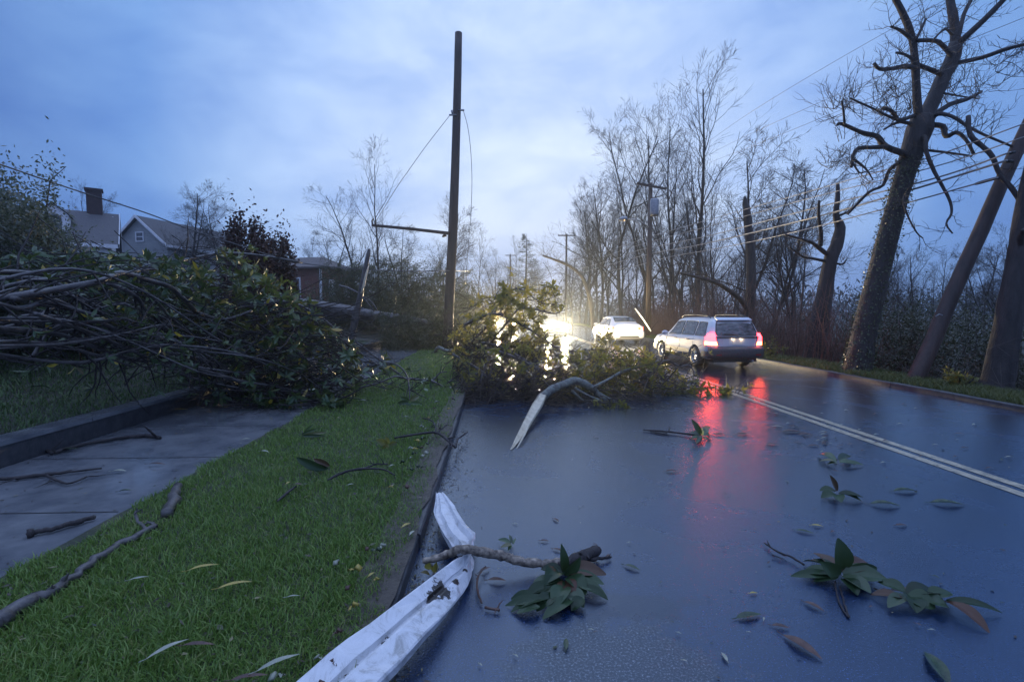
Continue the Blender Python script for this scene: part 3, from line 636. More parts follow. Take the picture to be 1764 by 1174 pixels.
for i, (u, v, Y, rx, lb) in enumerate([(150, 455, 11.5, 1.2, 'dark evergreen shrub below the chimney'), (230, 462, 13, 1.3, 'dark evergreen shrub below the gabled house'), (320, 470, 15, 1.4, 'dark evergreen shrub left of the taller red brown shrub')]):
    x, Y_, z = onG(u, Y); shrub('evergreen_shrub', (x, Y_, z), rx, 1.2, P(u, v, Y).z-z, 4600, M['bush'], .09, .045, lb, seed=40+i, clumps=40)
# wood edge on the left behind the pines
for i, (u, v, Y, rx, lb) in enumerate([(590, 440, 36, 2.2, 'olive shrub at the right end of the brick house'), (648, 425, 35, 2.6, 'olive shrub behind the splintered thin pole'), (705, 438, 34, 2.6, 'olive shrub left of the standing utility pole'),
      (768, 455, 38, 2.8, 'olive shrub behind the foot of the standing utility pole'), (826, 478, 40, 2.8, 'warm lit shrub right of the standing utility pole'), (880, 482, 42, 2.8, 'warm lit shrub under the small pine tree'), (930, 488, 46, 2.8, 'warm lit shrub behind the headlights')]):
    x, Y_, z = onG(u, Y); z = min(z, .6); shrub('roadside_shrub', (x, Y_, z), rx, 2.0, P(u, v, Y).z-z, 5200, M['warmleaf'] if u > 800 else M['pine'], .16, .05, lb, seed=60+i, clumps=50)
# right hollow evergreens
for i, (u, v, Y, rx, lb) in enumerate([(1515, 508, 19, 1.9, 'dark shrub right behind the big ivy covered trunk'), (1560, 535, 15, 1.5, 'low dark shrub left of the leaning pole foot'), (1610, 500, 22, 2.2, 'dark green shrub behind the leaning utility pole'),
      (1660, 540, 15, 1.6, 'dark green shrub just right of the leaning pole'), (1690, 520, 20, 2.0, 'round dark shrub between leaning pole and edge trunk'), (1765, 560, 13, 1.5, 'dark shrub at the right edge behind the thick trunk'), (1460, 560, 26, 2.2, 'dark shrub between the snapped tree and the big tree'), (1380, 540, 30, 2.2, 'dark shrub left of the snapped tree')]):
    x, Y_, z = onG(u, Y); shrub('hollow_shrub', (x, Y_, z), rx, 1.5, P(u, v, Y).z-z, 5200, M['bush'], .10, .05, lb, seed=80+i, clumps=44)
for i, (u, v, lb) in enumerate([(1655, 640, 'small leafy plant on the verge right of the leaning pole'), (1342, 590, 'small yellow green plant at the verge beside the wagon')]):
    p = G(u, v+25, .1) if i == 0 else Vector((10.0, 17.0, 0)); shrub('verge_plant', (p.x, p.y, .08), .38 if i == 0 else .5, .3, .42 if i == 0 else .7, 380, M['olive'], .10, .04, lb, 'plant', 6, 95+i, 12)
random.seed(9)
# thicket of thin stems (stuff)
m = MB()
for i in range(4200):
    Y = random.uniform(15, 52); x = random.uniform(10.6, 16.5)+ (Y-15)*.06; z = hgt(x, Y)-.1; h = random.uniform(1.4, 4.3)
    if Y < 22: h *= .72
    d = Vector((random.gauss(0, .16), random.gauss(0, .16), 1)); p = Vector((x, Y, z)); q = p+d*h*.5; e = q+(d+Vector((random.gauss(0, .25), random.gauss(0, .25), -.1)))*h*.5
    m.tube([p, q, e], [.012, .009, .004], 3, False)
    for _ in range(3):
        s = p.lerp(e, random.uniform(.3, .9)); m.tube([s, s+rdir(.5)*random.uniform(.3, .8)], [.006, .002], 3, False)
tag(m.build('undergrowth', M['bramble']), 'reddish bare thicket of thin stems along the right roadside', 'undergrowth', None, 'stuff')
m = MB()
for i in range(1500):
    Y = random.uniform(7, 30); x = random.uniform(11.4, 19); z = hgt(x, Y)-.1; h = random.uniform(1.0, 2.9)
    p = Vector((x, Y, z)); pts = [p]; d = rdir(1.2)
    for s in range(5): d = (d+rdir()*.35+Vector((0, 0, -.15))).normalized(); p = p+d*h/4; pts.append(p)
    m.tube(pts, [.012, .01, .008, .006, .004, .002], 3, False)
    for _ in range(5):
        s = pts[random.randint(1, 5)]; m.tube([s, s+rdir(.3)*random.uniform(.2, .7)], [.006, .002], 3, False)
tag(m.build('brush', M['twig']), 'dark tangled brush filling the hollow on the far right', 'undergrowth', None, 'stuff')
# ground litter on the right slope
n = 26000; X = 10.5+RS.rand(n)**.8*9; Y = 6+RS.rand(n)*40; Z = np.array([hgt(a, b) for a, b in zip(X, Y)])+.02
o = leaf_mesh('leaf_litter', np.stack([X, Y, Z], 1), RS.randn(n, 3)*np.array([1, 1, .4]), np.array([0, 0, 1])+RS.randn(n, 3)*.5, .09*(.6+RS.rand(n)), .05, M['brown'], None, True); tag(o, 'brown leaf litter on the slope beyond the right verge', 'leaf litter', None, 'stuff')

# far wood that reads as one mass
n = 52000; X = RS.uniform(-190, 260, n); Y = RS.uniform(85, 210, n); far = np.abs(X-7) > 9+(Y-85)*.0
top = 5.5+2.2*np.sin(X*.11)+1.6*np.sin(X*.37+1)+1.2*np.sin(X*.9)+.012*Y; Z = top*RS.rand(n)**.75-2*(X > 12)*(Y < 150); k_ = far | (Y > 185); X, Y, Z = X[k_], Y[k_], Z[k_]; n = len(X)
o = leaf_mesh('distant_woods', np.stack([X, Y, Z], 1), RS.randn(n, 3)*np.array([.5, .5, 1]), RS.randn(n, 3)+np.array([0, -1, 0]), .9*(.5+RS.rand(n)), .42, M['farleaf'], None, True); tag(o, 'grey distant woods closing the view beyond the road', 'woods', None, 'stuff')
# small pine at the end of the road
def conifer(name, base, H, label, seed, r=.28):
    random.seed(seed); o = empty(name, base); tag(o, label, 'tree'); m = MB(); m.tube([(0, 0, -.2), (0, 0, H*.5), (.1, 0, H)], [H*.018, H*.012, .02], 6); m.build('trunk', M['bark'], o)
    B = []; D = []; NN = []; m = MB()
    for i in range(95):
        t = .14+.84*(i/95); z = H*t; l = H*r*(1-t)**.75*random.uniform(.6, 1.15)+.25; a = random.uniform(0, 2*PI); d = Vector((math.cos(a), math.sin(a), random.uniform(-.1, .35)))
        p0 = Vector((0, 0, z)); p1 = p0+d*l; m.tube([p0, p0.lerp(p1, .5)+Vector((0, 0, -.05*l)), p1], [.04, .03, .01], 3, False)
        for k in range(36):
            q = p0.lerp(p1, random.uniform(.3, 1.02))+rdir()*.16*l**.5; B.append(q); D.append((d+rdir(.2)*1.1).normalized()); NN.append(rdir(.5))
    m.build('branches', M['twig'], o); leaves_at2(B, D, NN, .34, .035*H/10, M['pine'], o); return o
def leaves_at2(B, D, NN, ln, wd, mat, root):
    n = len(B); return leaf_mesh('foliage', [tuple(b) for b in B], [tuple(b) for b in D], [tuple(b) for b in NN], ln*(.6+.8*RS.rand(n)), wd, mat, root, True)
p = P(906, 534, 75); conifer('pine_tree', (p.x, 75, 0), P(906, 402, 75).z, 'dark layered pine tree at the end of the road', 12, .30)
# ================================================================= HOUSES
def gable_house(name, c, rz, W, D, he, hr, wall, roof, label, windows=(), chimney=None, ov=.35, dormers=()):
    """ridge along local x; W along x, D along y; front wall faces -y"""
    o = empty(name, c, rz); tag(o, label, 'house'); m = MB()
    x, y = W/2, D/2
    m.add([(-x,-y,-1),(x,-y,-1),(x,y,-1),(-x,y,-1),(-x,-y,he),(x,-y,he),(x,y,he),(-x,y,he),(-x,0,hr),(x,0,hr)],
          [(0,1,5,4),(2,3,7,6),(1,2,6,9,5),(3,0,4,8,7)])
    m.build('wall', wall, o, False)
    r = MB(); t = .12; sl = (hr-he)/y; ye = y+ov; ze = he-ov*sl
    for s in (-1, 1):
        r.add([(-x-ov, s*ye, ze+.02), (x+ov, s*ye, ze+.02), (x+ov, 0, hr+.02), (-x-ov, 0, hr+.02), (-x-ov, s*ye, ze+t), (x+ov, s*ye, ze+t), (x+ov, 0, hr+t), (-x-ov, 0, hr+t)],
              [(0,1,2,3),(4,7,6,5),(0,4,5,1),(1,5,6,2),(3,2,6,7),(0,3,7,4)])
    ro = r.build('roof', roof, o, False)
    tr = MB()
    for sx in (-1, 1):
        for s in (-1, 1):
            a = Vector((sx*(x+ov+.03), s*ye, ze-.08)); b = Vector((sx*(x+ov+.03), 0, hr-.08)); tr.add([a, b, b+Vector((0, 0, .26)), a+Vector((0, 0, .26)), a+Vector((sx*.04,0,0)), b+Vector((sx*.04,0,0)), b+Vector((sx*.04, 0, .26)), a+Vector((sx*.04, 0, .26))], [(0,1,2,3),(4,7,6,5),(0,4,5,1),(3,2,6,7)])
    tr.box((-x-ov, -ye-.07, ze-.1), (x+ov, -ye-.01, ze+.14)); tr.build('eave_trim', M['whitetrim'], o, False)
    for (side, u, z, w_, h_) in windows:
        f = MB(); gm = MB()
        def bx_(mm, a0, a1, z0, z1, d0, d1):
            if side == 'f': mm.box((a0, -y-d1, z0), (a1, -y-d0, z1))
            elif side == 'r': mm.box((x+d0, a0, z0), (x+d1, a1, z1))
            else: mm.box((-x-d1, a0, z0), (-x-d0, a1, z1))
        bx_(gm, u-w_/2, u+w_/2, z, z+h_, .004, .02)
        e = .09
        bx_(f, u-w_/2-e, u-w_/2, z-e, z+h_+e, .005, .07); bx_(f, u+w_/2, u+w_/2+e, z-e, z+h_+e, .005, .07)
        bx_(f, u-w_/2, u+w_/2, z+h_, z+h_+e, .005, .065); bx_(f, u-w_/2, u+w_/2, z-e, z, .005, .09); bx_(f, u-w_/2, u+w_/2, z+h_/2-.03, z+h_/2+.03, .022, .05)
        wn = gm.build('window', M['window'], o, False); f.build('frame', M['whitetrim'], wn, False)
    if chimney:
        cx, cy, w_, top = chimney; m = MB(); m.box((cx-w_/2, cy-w_*.4, he), (cx+w_/2, cy+w_*.4, top)); m.box((cx-w_/2-.08, cy-w_*.4-.08, top+.003), (cx+w_/2+.08, cy+w_*.4+.08, top+.18)); m.build('chimney', M['chimbrick'], ro, False)
    for dx in dormers:
        m = MB(); yf = -y*.72; z0 = he+(y-.72*y)*sl; w_ = .75
        m.add([(dx-w_, yf, z0-.1), (dx+w_, yf, z0-.1), (dx+w_, yf, z0+1.1), (dx, yf, z0+1.75), (dx-w_, yf, z0+1.1), (dx-w_, 0, z0+1.1), (dx+w_, 0, z0+1.1), (dx, 0, z0+1.75)], [(0,1,2,3,4),(1,6,2),(0,4,5)])
        dm = m.build('dormer', M['whitetrim'], ro, False)
        q = MB(); q.add([(dx-w_-.12, yf-.15, z0+1.05), (dx, yf-.15, z0+1.85), (dx+w_+.12, yf-.15, z0+1.05), (dx-w_-.12, 0, z0+1.05), (dx, 0, z0+1.85), (dx+w_+.12, 0, z0+1.05)], [(0,1,4,3),(1,2,5,4)]); q.build('dormer_roof', roof, dm if False else ro, False)
        q = MB(); q.box((dx-.4, yf-.03, z0+.15), (dx+.4, yf-.004, z0+1.05)); q.build('dormer_window', M['window'], ro, False)
    return o
zg = hgt(-30, 36)
gable_house('white_house', (-32.5, 32.8, zg), math.radians(35), 12.5, 8, 3.9, 6.35, M['whitetrim'], M['roof'], 'white house with dark dormered roof and square brick chimney at the left',
            [('f', -4, 1, 1, 1.6), ('f', -1, 1, 1, 1.6), ('f', 2, 1, 1, 1.6), ('f', 4.8, 1, 1, 1.6), ('r', 0, 5, .8, 1.1)], (5.3, 0, .85, P(168, 327, 35.3).z-zg), .35, (-3.6, 0, 3.4))
gable_house('grey_house', (P(243, 374, 44).x+.2*4.75, 44+.98*4.75, hgt(-30, 46)), math.radians(76), 9.5, 5.6, 5.3, P(243, 374, 44).z-hgt(-30, 46), M['siding'], M['roof'], 'pale grey gabled house right of the chimney house',
            [('l', 0, 5.6, .7, .7), ('f', -2.5, 1.3, .9, 1.5), ('l', -1.4, 1.2, .9, 1.5), ('l', 1.4, 1.2, .9, 1.5)], None)
def hip_house():
    x0, y0 = P(523, 534, 40).x, 42; o = empty('brick_house', (x0, y0, 2.0), math.radians(-14)); tag(o, 'low red brick house with hipped roof and white corner trim', 'house')
    W, D, h, hr = 5.2, 5, P(523, 459, 38).z-2.0, P(523, 445, 41).z-2.0
    x, y = W/2, D/2; m = MB(); m.add([(-x,-y,-1),(x,-y,-1),(x,y,-1),(-x,y,-1),(-x,-y,h),(x,-y,h),(x,y,h),(-x,y,h)], [(0,1,5,4),(1,2,6,5),(2,3,7,6),(3,0,4,7)]); m.build('wall', M['brick'], o, False)
    e = .45; m = MB(); z = h-.05; m.add([(-x-e,-y-e,z),(x+e,-y-e,z),(x+e,y+e,z),(-x-e,y+e,z),(-x-e,-y-e,z+.12),(x+e,-y-e,z+.12),(x+e,y+e,z+.12),(-x-e,y+e,z+.12),(-x+y*.6,0,hr+.2),(x-y*.6,0,hr+.2)],
        [(0,1,5,4),(1,2,6,5),(2,3,7,6),(3,0,4,7),(0,3,2,1),(4,5,9,8),(5,6,9),(6,7,8,9),(7,4,8)]); m.build('roof', M['roofbrown'], o, False)
    m = MB()
    for a in (-x+.02, x-.22): m.box((a, -y-.05, 0), (a+.2, -y-.004, h-.06))
    m.build('corner_trim', M['whitetrim'], o, False)
    for (a, z0, w_, h_) in ((.1, .9, 1.0, 1.4),):
        g_ = MB(); g_.box((a-w_/2, -y-.03, z0), (a+w_/2, -y-.004, z0+h_)); wn = g_.build('window', M['window'], o, False)
        f = MB(); f.box((a-w_/2-.1, -y-.06, z0-.1), (a-w_/2, -y-.005, z0+h_+.1)); f.box((a+w_/2, -y-.06, z0-.1), (a+w_/2+.1, -y-.005, z0+h_+.1)); f.box((a-w_/2, -y-.06, z0-.1), (a+w_/2, -y-.005, z0)); f.box((a-w_/2, -y-.06, z0+h_), (a+w_/2, -y-.005, z0+h_+.1)); f.build('frame', M['whitetrim'], wn, False)
    for b in (-1.2, 1.0):
        g_ = MB(); g_.box((x+.004, b-.45, .9), (x+.05, b+.45, 2.3)); wn = g_.build('window', M['whitetrim'], o, False)
hip_house()

# ================================================================= POLES AND WIRES
pb = P(770, 606, 21); pl = anchored('utility_pole', (pb.x, 21, .1)); tag(pl, 'tall bare wooden utility pole standing on the verge with a single hanging crossarm', 'utility pole')
mb = MB(); Q, R = px_tube(mb, [(770, 612, 21, 18.5), (772, 570, 21, 18), (775, 500, 21, 17), (780, 400, 21, 16), (784, 290, 21, 14.5), (787.5, 170, 21, 13.5), (790, 57, 21, 12)], 14, .02, 3); build_at(mb, 'pole', M['pole'], pl)
mb = MB(); Q, R = px_tube(mb, [(640, 388, 20.2, 5.5), (706, 394, 20.6, 6), (774, 402, 20.85, 7)], 4, 0, 2); px_tube(mb, [(642, 390, 20.2, 3), (641, 380, 20.2, 3), (644, 376, 20.2, 2)], 5, 0, 1); px_tube(mb, [(768, 404, 20.8, 7), (762, 408, 20.8, 3)], 5, 0, 1); build_at(mb, 'crossarm', M['pole'], pl, False)
mb = MB(); px_tube(mb, [(780, 196, 20.8, 4), (778, 190, 20.8, 3)], 5, 0, 1); px_tube(mb, [(786, 198, 20.85, 3), (774, 198, 20.7, 3)], 5, 0, 1); px_tube(mb, [(790, 190, 20.85, 3), (799, 190, 20.7, 3.4)], 5, 0, 1); build_at(mb, 'bracket', M['steel'], pl)
def wire(name, pts, r, mat, label, sub=5, group=None):
    Q = resample([P(*p) for p in pts], (len(pts)-1)*sub); m = MB(); m.tube(Q, r, 5, True)
    o = anchored_mesh(m, name, mat, Q[0]); return tag(o, label, 'cable', group)
def anchored_mesh(m, name, mat, base, smooth=True):
    b = Vector(base); m.v = [(x-b.x, y-b.y, z-b.z) for x, y, z in m.v]; return m.build(name, mat, None, smooth, b)
wire('guy_wire', [(774, 200, 20.7), (735, 250, 20.6), (705, 292, 20.5), (680, 328, 20.4), (645, 386, 20.25)], .012, M['alu'], 'pale thin wire slanting from the standing pole down to the crossarm tip')
wire('loose_wire', [(798, 190, 20.7), (806, 220, 20.6), (811, 262, 20.6), (813, 312, 20.6), (811, 372, 20.6), (806, 430, 20.6), (803, 480, 20.6)], .012, M['wire'], 'loose wire hanging down in a curve right of the standing pole')
wire('telephone_cable', [(-60, 262, 11), (75, 309, 13), (150, 334, 14.5), (250, 366, 16), (330, 396, 17), (405, 420, 18), (500, 449, 19), (600, 462, 20), (700, 467, 20.4), (774, 466, 20.8), (830, 467, 40), (879, 466, 95)], .02, M['wire'], 'dark sagging cable running from the upper left past the houses to the standing pole')
def Yw(u): return min(833*11.2/max(u-850, 10), 92)
WL = [([(1764, 213), (1600, 272), (1480, 305), (1400, 328), (1212, 381), (1100, 414), (1014, 443), (960, 456), (905, 471)], 'uppermost of the sagging wires strung from the leaning pole', .014, 'wire'),
      ([(1764, 236), (1600, 290), (1400, 340), (1212, 392), (1100, 422), (1014, 449), (905, 476)], 'second highest sagging wire from the leaning pole', .014, 'wire'),
      ([(1741, 262), (1600, 310), (1400, 359), (1212, 408), (1100, 431), (1050, 449), (960, 472), (895, 482)], 'middle sagging wire from the leaning pole', .02, 'wire'),
      ([(1735, 276), (1560, 330), (1400, 375), (1212, 420), (1120, 437), (1060, 453), (985, 474)], 'thick second lowest sagging cable from the leaning pole', .026, 'wire'),
      ([(1719, 306), (1640, 328), (1560, 350), (1400, 392), (1300, 415), (1212, 432), (1150, 443), (1090, 459), (1040, 468)], 'lowest sagging wire tied to an insulator on the leaning pole', .018, 'wire')]
for pts, lb, r, mt in WL: wire('power_line', [(u, v, Yw(u)) for u, v in pts], r, M['alu'], lb, 6, 'wires sagging along the right side of the road')
for (v0, v1, v2, lb) in [(318, 189, -75, 'highest thin wire crossing the sky to the transformer pole'), (321, 227, 30, 'second highest thin wire crossing the sky at right'), (324, 250, 70, 'lowest thin wire crossing the open sky at right')]:
    wire('overhead_wire', [(1118, v0, 31), (1210, (v0+v1)/2-2, 22), (1300, v1, 16), (1500, v1+(v2-v1)*.45, 11.5), (1790, v2-10, 8.5)], .005, M['wire'], lb, 5, 'thin wires high over the right verge')
lb_ = P(1573, 662, 11.5); lp = anchored('utility_pole', (lb_.x, 11.5, .05)); tag(lp, 'heavy wooden utility pole leaning steeply right on the right verge', 'utility pole')
mb = MB(); px_tube(mb, [(1568, 672, 11.5, 27), (1578, 650, 11.5, 26), (1610, 580, 11.5, 25), (1632, 526, 11.5, 24), (1664, 453, 11.5, 23), (1690, 397, 11.5, 23), (1722, 322, 11.5, 22), (1764, 232, 11.5, 21), (1800, 155, 11.4, 20), (1850, 40, 11.3, 19)], 14, .02, 2); build_at(mb, 'pole', M['pole'], lp)
mb = MB(); px_tube(mb, [(1728, 306, 11.2, 5), (1716, 307, 11.2, 5), (1690, 314, 11.3, 6), (1680, 317, 11.4, 4)], 6, .1, 2); px_tube(mb, [(1748, 262, 11.2, 5), (1738, 264, 11.2, 5)], 6, 0, 1); px_tube(mb, [(1745, 278, 11.2, 5), (1733, 277, 11.2, 6)], 6, 0, 1); build_at(mb, 'insulator', M['black'], lp)
mb = MB(); Q = [P(1612, 545, 11.25), P(1618, 541, 11.25), P(1624, 543, 11.2)]; mb.tube(Q, .018, 4); build_at(mb, 'bracket', M['steel'], lp)
def tpole(u, Y, vtop, wpx, arm, label, vb=None, tilt=0.0, xf=False):
    x = P(u, 534, Y).x; z1 = P(u, vtop, Y).z; r = wpx*.5*Y/FPX; o = empty('utility_pole', (x, Y, 0)); tag(o, label, 'utility pole')
    m = MB(); m.tube([(0, 0, -.3), (0, 0, z1*.5), (0, 0, z1+.25)], [r*1.15, r, r*.8], 9); m.build('pole', M['pole'], o)
    a = arm*Y/FPX/2; m = MB(); m.box((-a, -r-.1, -.07), (a, -r-.004, .07)); k = m.build('crossarm', M['pole'], o, False); k.location = (0, 0, z1); k.rotation_euler = (0, tilt, 0)
    for q in (-.9, -.5, .5, .9):
        m = MB(); m.lathe([(0, .07), (.04, .075), (.05, .12), (.03, .17), (0, .19)], 'z', (a*q, -r-.05, 0), 8); i = m.build('insulator', M['steel'], k)
    if xf:
        m = MB(); m.lathe([(0, -1.9), (.25, -1.9), (.27, -1.8), (.27, -.95), (.22, -.85), (0, -.83)], 'z', (.1, -r-.33, z1), 16); m.build('transformer', M['steel'], o)
        m = MB(); z = P(1071, 384, Y).z; xa = P(1071, 384, Y).x-x; m.tube([(0, -.05, z-.3), (xa*.5, -.3, z+.15), (xa*.85, -.4, z+.16)], .035, 6); m.build('lamp_arm', M['steel'], o)
        m = MB(); m.lathe([(0, 0), (.07, .02), (.17, .25), (.15, .5), (0, .6)], 'x', (0, 0, 0), 10); lh = m.build('lamp_head', M['steel'], o); lh.location = (xa-.3, -.42, z+.15); lh.rotation_euler = (0, -.1, 0)
        m = MB(); m.lathe([(0, -.07), (.12, -.04), (.15, 0)], 'z', (.3, 0, -.08), 10); m.build('lens', M['streetlamp'], lh)
M['redplastic'] = pm('red_plastic', (.25, .02, .02), (.3, .03, .03), 5, .2)
M['streetlamp'] = emis('street_lamp_lens', (1, .55, .22), 2.5, (.8, .7, .6))
tpole(1117, 31, 322, 9, 52, 'utility pole with tilted crossarm, transformer and street lamp among the right trees', tilt=.17, xf=True)
tpole(975, 66, 406, 4, 30, 'slim utility pole with crossarm standing right of the headlights')
tpole(879, 98, 440, 2.6, 17, 'farthest small utility pole at the end of the road')

# ================================================================= CARS
def lerp(a, b, t): return a+(b-a)*t
class Body:
    def __init__(s, st): s.st = st        # y, zb, zbelt, ztop, hb, hr
    def at(s, y):
        st = s.st
        if y <= st[0][0]: return st[0][1:]
        for i in range(len(st)-1):
            if st[i][0] <= y <= st[i+1][0]:
                t = (y-st[i][0])/(st[i+1][0]-st[i][0]); return [lerp(a, b, t) for a, b in zip(st[i][1:], st[i+1][1:])]
        return st[-1][1:]
    def sec(s, y):
        zb, zt, zr, hb, hr = s.at(y); H = max(zr-zt, .0)
        return [(0, zb), (hb-.12, zb), (hb-.03, zb+.07), (hb, zb+.22), (hb+.004, (zb+zt)/2), (hb-.012, zt-.14), (hb-.03, zt-.05), (hb-.06, zt), (hr+.012, zr-max(.075, .02) if H > .1 else zr-.012), (hr-.045, zr-.025 if H > .1 else zr-.006), (hr-.13, zr), (0, zr+.012)]
    def mesh(s, name, mat, root, axles, tr, noboole=False):
        ys = []
        for i in range(len(s.st)-1):
            a, b = s.st[i][0], s.st[i+1][0]; n = max(1, int((b-a)/.12)); ys += [a+(b-a)*k/n for k in range(n)]
        ys.append(s.st[-1][0]); m = MB(); n = 12; full = 2*n-2
        for y in ys:
            c = s.sec(y); ring = [(x, y, z) for x, z in c] + [(-x, y, z) for x, z in c[1:-1][::-1]]; m.v += ring
        for j in range(len(ys)-1):
            for k in range(full):
                k2 = (k+1) % full; m.f.append((j*full+k, j*full+k2, (j+1)*full+k2, (j+1)*full+k)); m.mi.append(0)
        m.f.append(tuple(range(full))); m.mi.append(0); o_ = (len(ys)-1)*full; m.f.append(tuple(o_+k for k in range(full))[::-1]); m.mi.append(0)
        o = m.build(name, mat, None, True); bm = bmesh.new(); bm.from_mesh(o.data); bmesh.ops.recalc_face_normals(bm, faces=bm.faces); bm.to_mesh(o.data); bm.free()
        for (y, z) in axles:
            for sx in (-1, 1):
                q = MB(); q.lathe([(0, 0), (tr, 0), (tr, .5), (0, .5)], 'x', (0, 0, 0), 36); c = q.build('cutter', mat, None, False)
                bm = bmesh.new(); bm.from_mesh(c.data); bmesh.ops.remove_doubles(bm, verts=bm.verts, dist=1e-5); bmesh.ops.recalc_face_normals(bm, faces=bm.faces); bm.to_mesh(c.data); bm.free()
                c.location = (.62 if sx > 0 else -1.12, y, z)
                bpy.context.view_layer.update()
                md = o.modifiers.new('b', 'BOOLEAN'); md.operation = 'DIFFERENCE'; md.object = c; md.solver = 'EXACT'
                dg = bpy.context.evaluated_depsgraph_get(); me = bpy.data.meshes.new_from_object(o.evaluated_get(dg)); o.modifiers.clear(); o.data = me
                bpy.data.objects.remove(c)
        me = o.data; me.polygons.foreach_set('use_smooth', [True]*len(me.polygons))
        try: me.set_sharp_from_angle(angle=math.radians(32))
        except Exception: pass
        o.parent = root; return o
    def side(s, y, t, off=.006):          # glass surface point: t 0 at the belt, 1 at the roof edge
        c = s.sec(y); a, b = c[7], c[8]; return (lerp(a[0], b[0], t)+off, y, lerp(a[1], b[1], t)+off*.3)
def car_window(bd, y0, y1, yt0, yt1, sx, root, name='window', n=7, tb=.06, tt=.92):
    m = MB()
    for j in range(3):
        t = lerp(tb, tt, j/2)
        for i in range(n):
            y = lerp(lerp(y0, yt0, j/2), lerp(y1, yt1, j/2), i/(n-1)); p = bd.side(y, t); m.v.append((p[0]*sx, p[1], p[2]))
    for j in range(2):
        for i in range(n-1): m.f.append((j*n+i, j*n+i+1, (j+1)*n+i+1, (j+1)*n+i)); m.mi.append(0)
    # fine rubber surround
    o = m.build(name, M['reflectglass'], root)
    ring = [m.v[i] for i in range(n)]+[m.v[2*n-1]]+[m.v[3*n-1-i] for i in range(n)]+[m.v[n]]
    r = MB(); r.tube(ring+[ring[0]], .011, 4, False); r.build('seal', M['black'], o); return o
def wheel(x, y, r, sx, root, spokes=5):
    t = MB(); wd = .2; t.lathe([(r*.62, -wd/2), (r*.9, -wd/2), (r*.985, -wd*.36), (r, -wd*.2), (r, wd*.2), (r*.985, wd*.36), (r*.9, wd/2), (r*.62, wd/2)], 'x', (0, 0, 0), 36)
    e = empty('wheel', (x, y, r)); e.parent = root; t.build('tyre', M['rubber'], e)
    m = MB(); xo = wd/2*sx; m.lathe([(r*.62, xo-.01*sx), (r*.60, xo+.004*sx), (r*.56, xo-.01*sx), (r*.54, xo-.09*sx)], 'x', (0, 0, 0), 32)
    for k in range(spokes):
        a = 2*PI*k/spokes+.3; c_, s_ = math.cos(a), math.sin(a); w_ = r*.085
        pts = []
        for rr, ww, xx in ((r*.1, w_*1.1, xo-.012*sx), (r*.57, w_*1.35, xo-.022*sx)):
            for q in (-1, 1): pts.append((xx, rr*c_-q*ww*s_, rr*s_+q*ww*c_))
        pts += [(p[0]-.04*sx, p[1], p[2]) for p in pts]; m.add(pts, [(0,1,3,2),(4,6,7,5),(0,2,6,4),(1,5,7,3),(2,3,7,6),(0,4,5,1)])
    m.lathe([(0, xo-.002*sx), (r*.13, xo-.006*sx), (r*.16, xo-.03*sx)], 'x', (0, 0, 0), 16)
    m.build('rim', M['alloy'], e)
    d = MB(); d.lathe([(0, xo-.10*sx), (r*.55, xo-.10*sx)], 'x', (0, 0, 0), 24); d.build('brake', M['black'], e); return e
def patch(root, name, mat, pts, off, nrm, thick=.03):      # small proud panel from a polygon
    nrm = Vector(nrm).normalized(); m = MB(); a = [Vector(p)+nrm*off for p in pts]; b = [p-nrm*thick for p in a]; n = len(a)
    m.add(a+b, [tuple(range(n)), tuple(range(2*n-1, n-1, -1))]+[(i, i+n, (i+1) % n+n, (i+1) % n) for i in range(n)])
    return m.build(name, mat, root, False)
def beam(root, loc, rx, rz, power, ang=70, col=(1, .80, .50), r=.06):
    d = bpy.data.lights.new('headlight_beam', 'SPOT'); d.energy = power; d.spot_size = math.radians(ang); d.spot_blend = .8; d.color = col; d.shadow_soft_size = r
    o = bpy.data.objects.new('headlight_beam', d); C.objects.link(o); o.parent = root; o.location = loc; o.rotation_euler = (PI/2+rx, 0, rz); return o

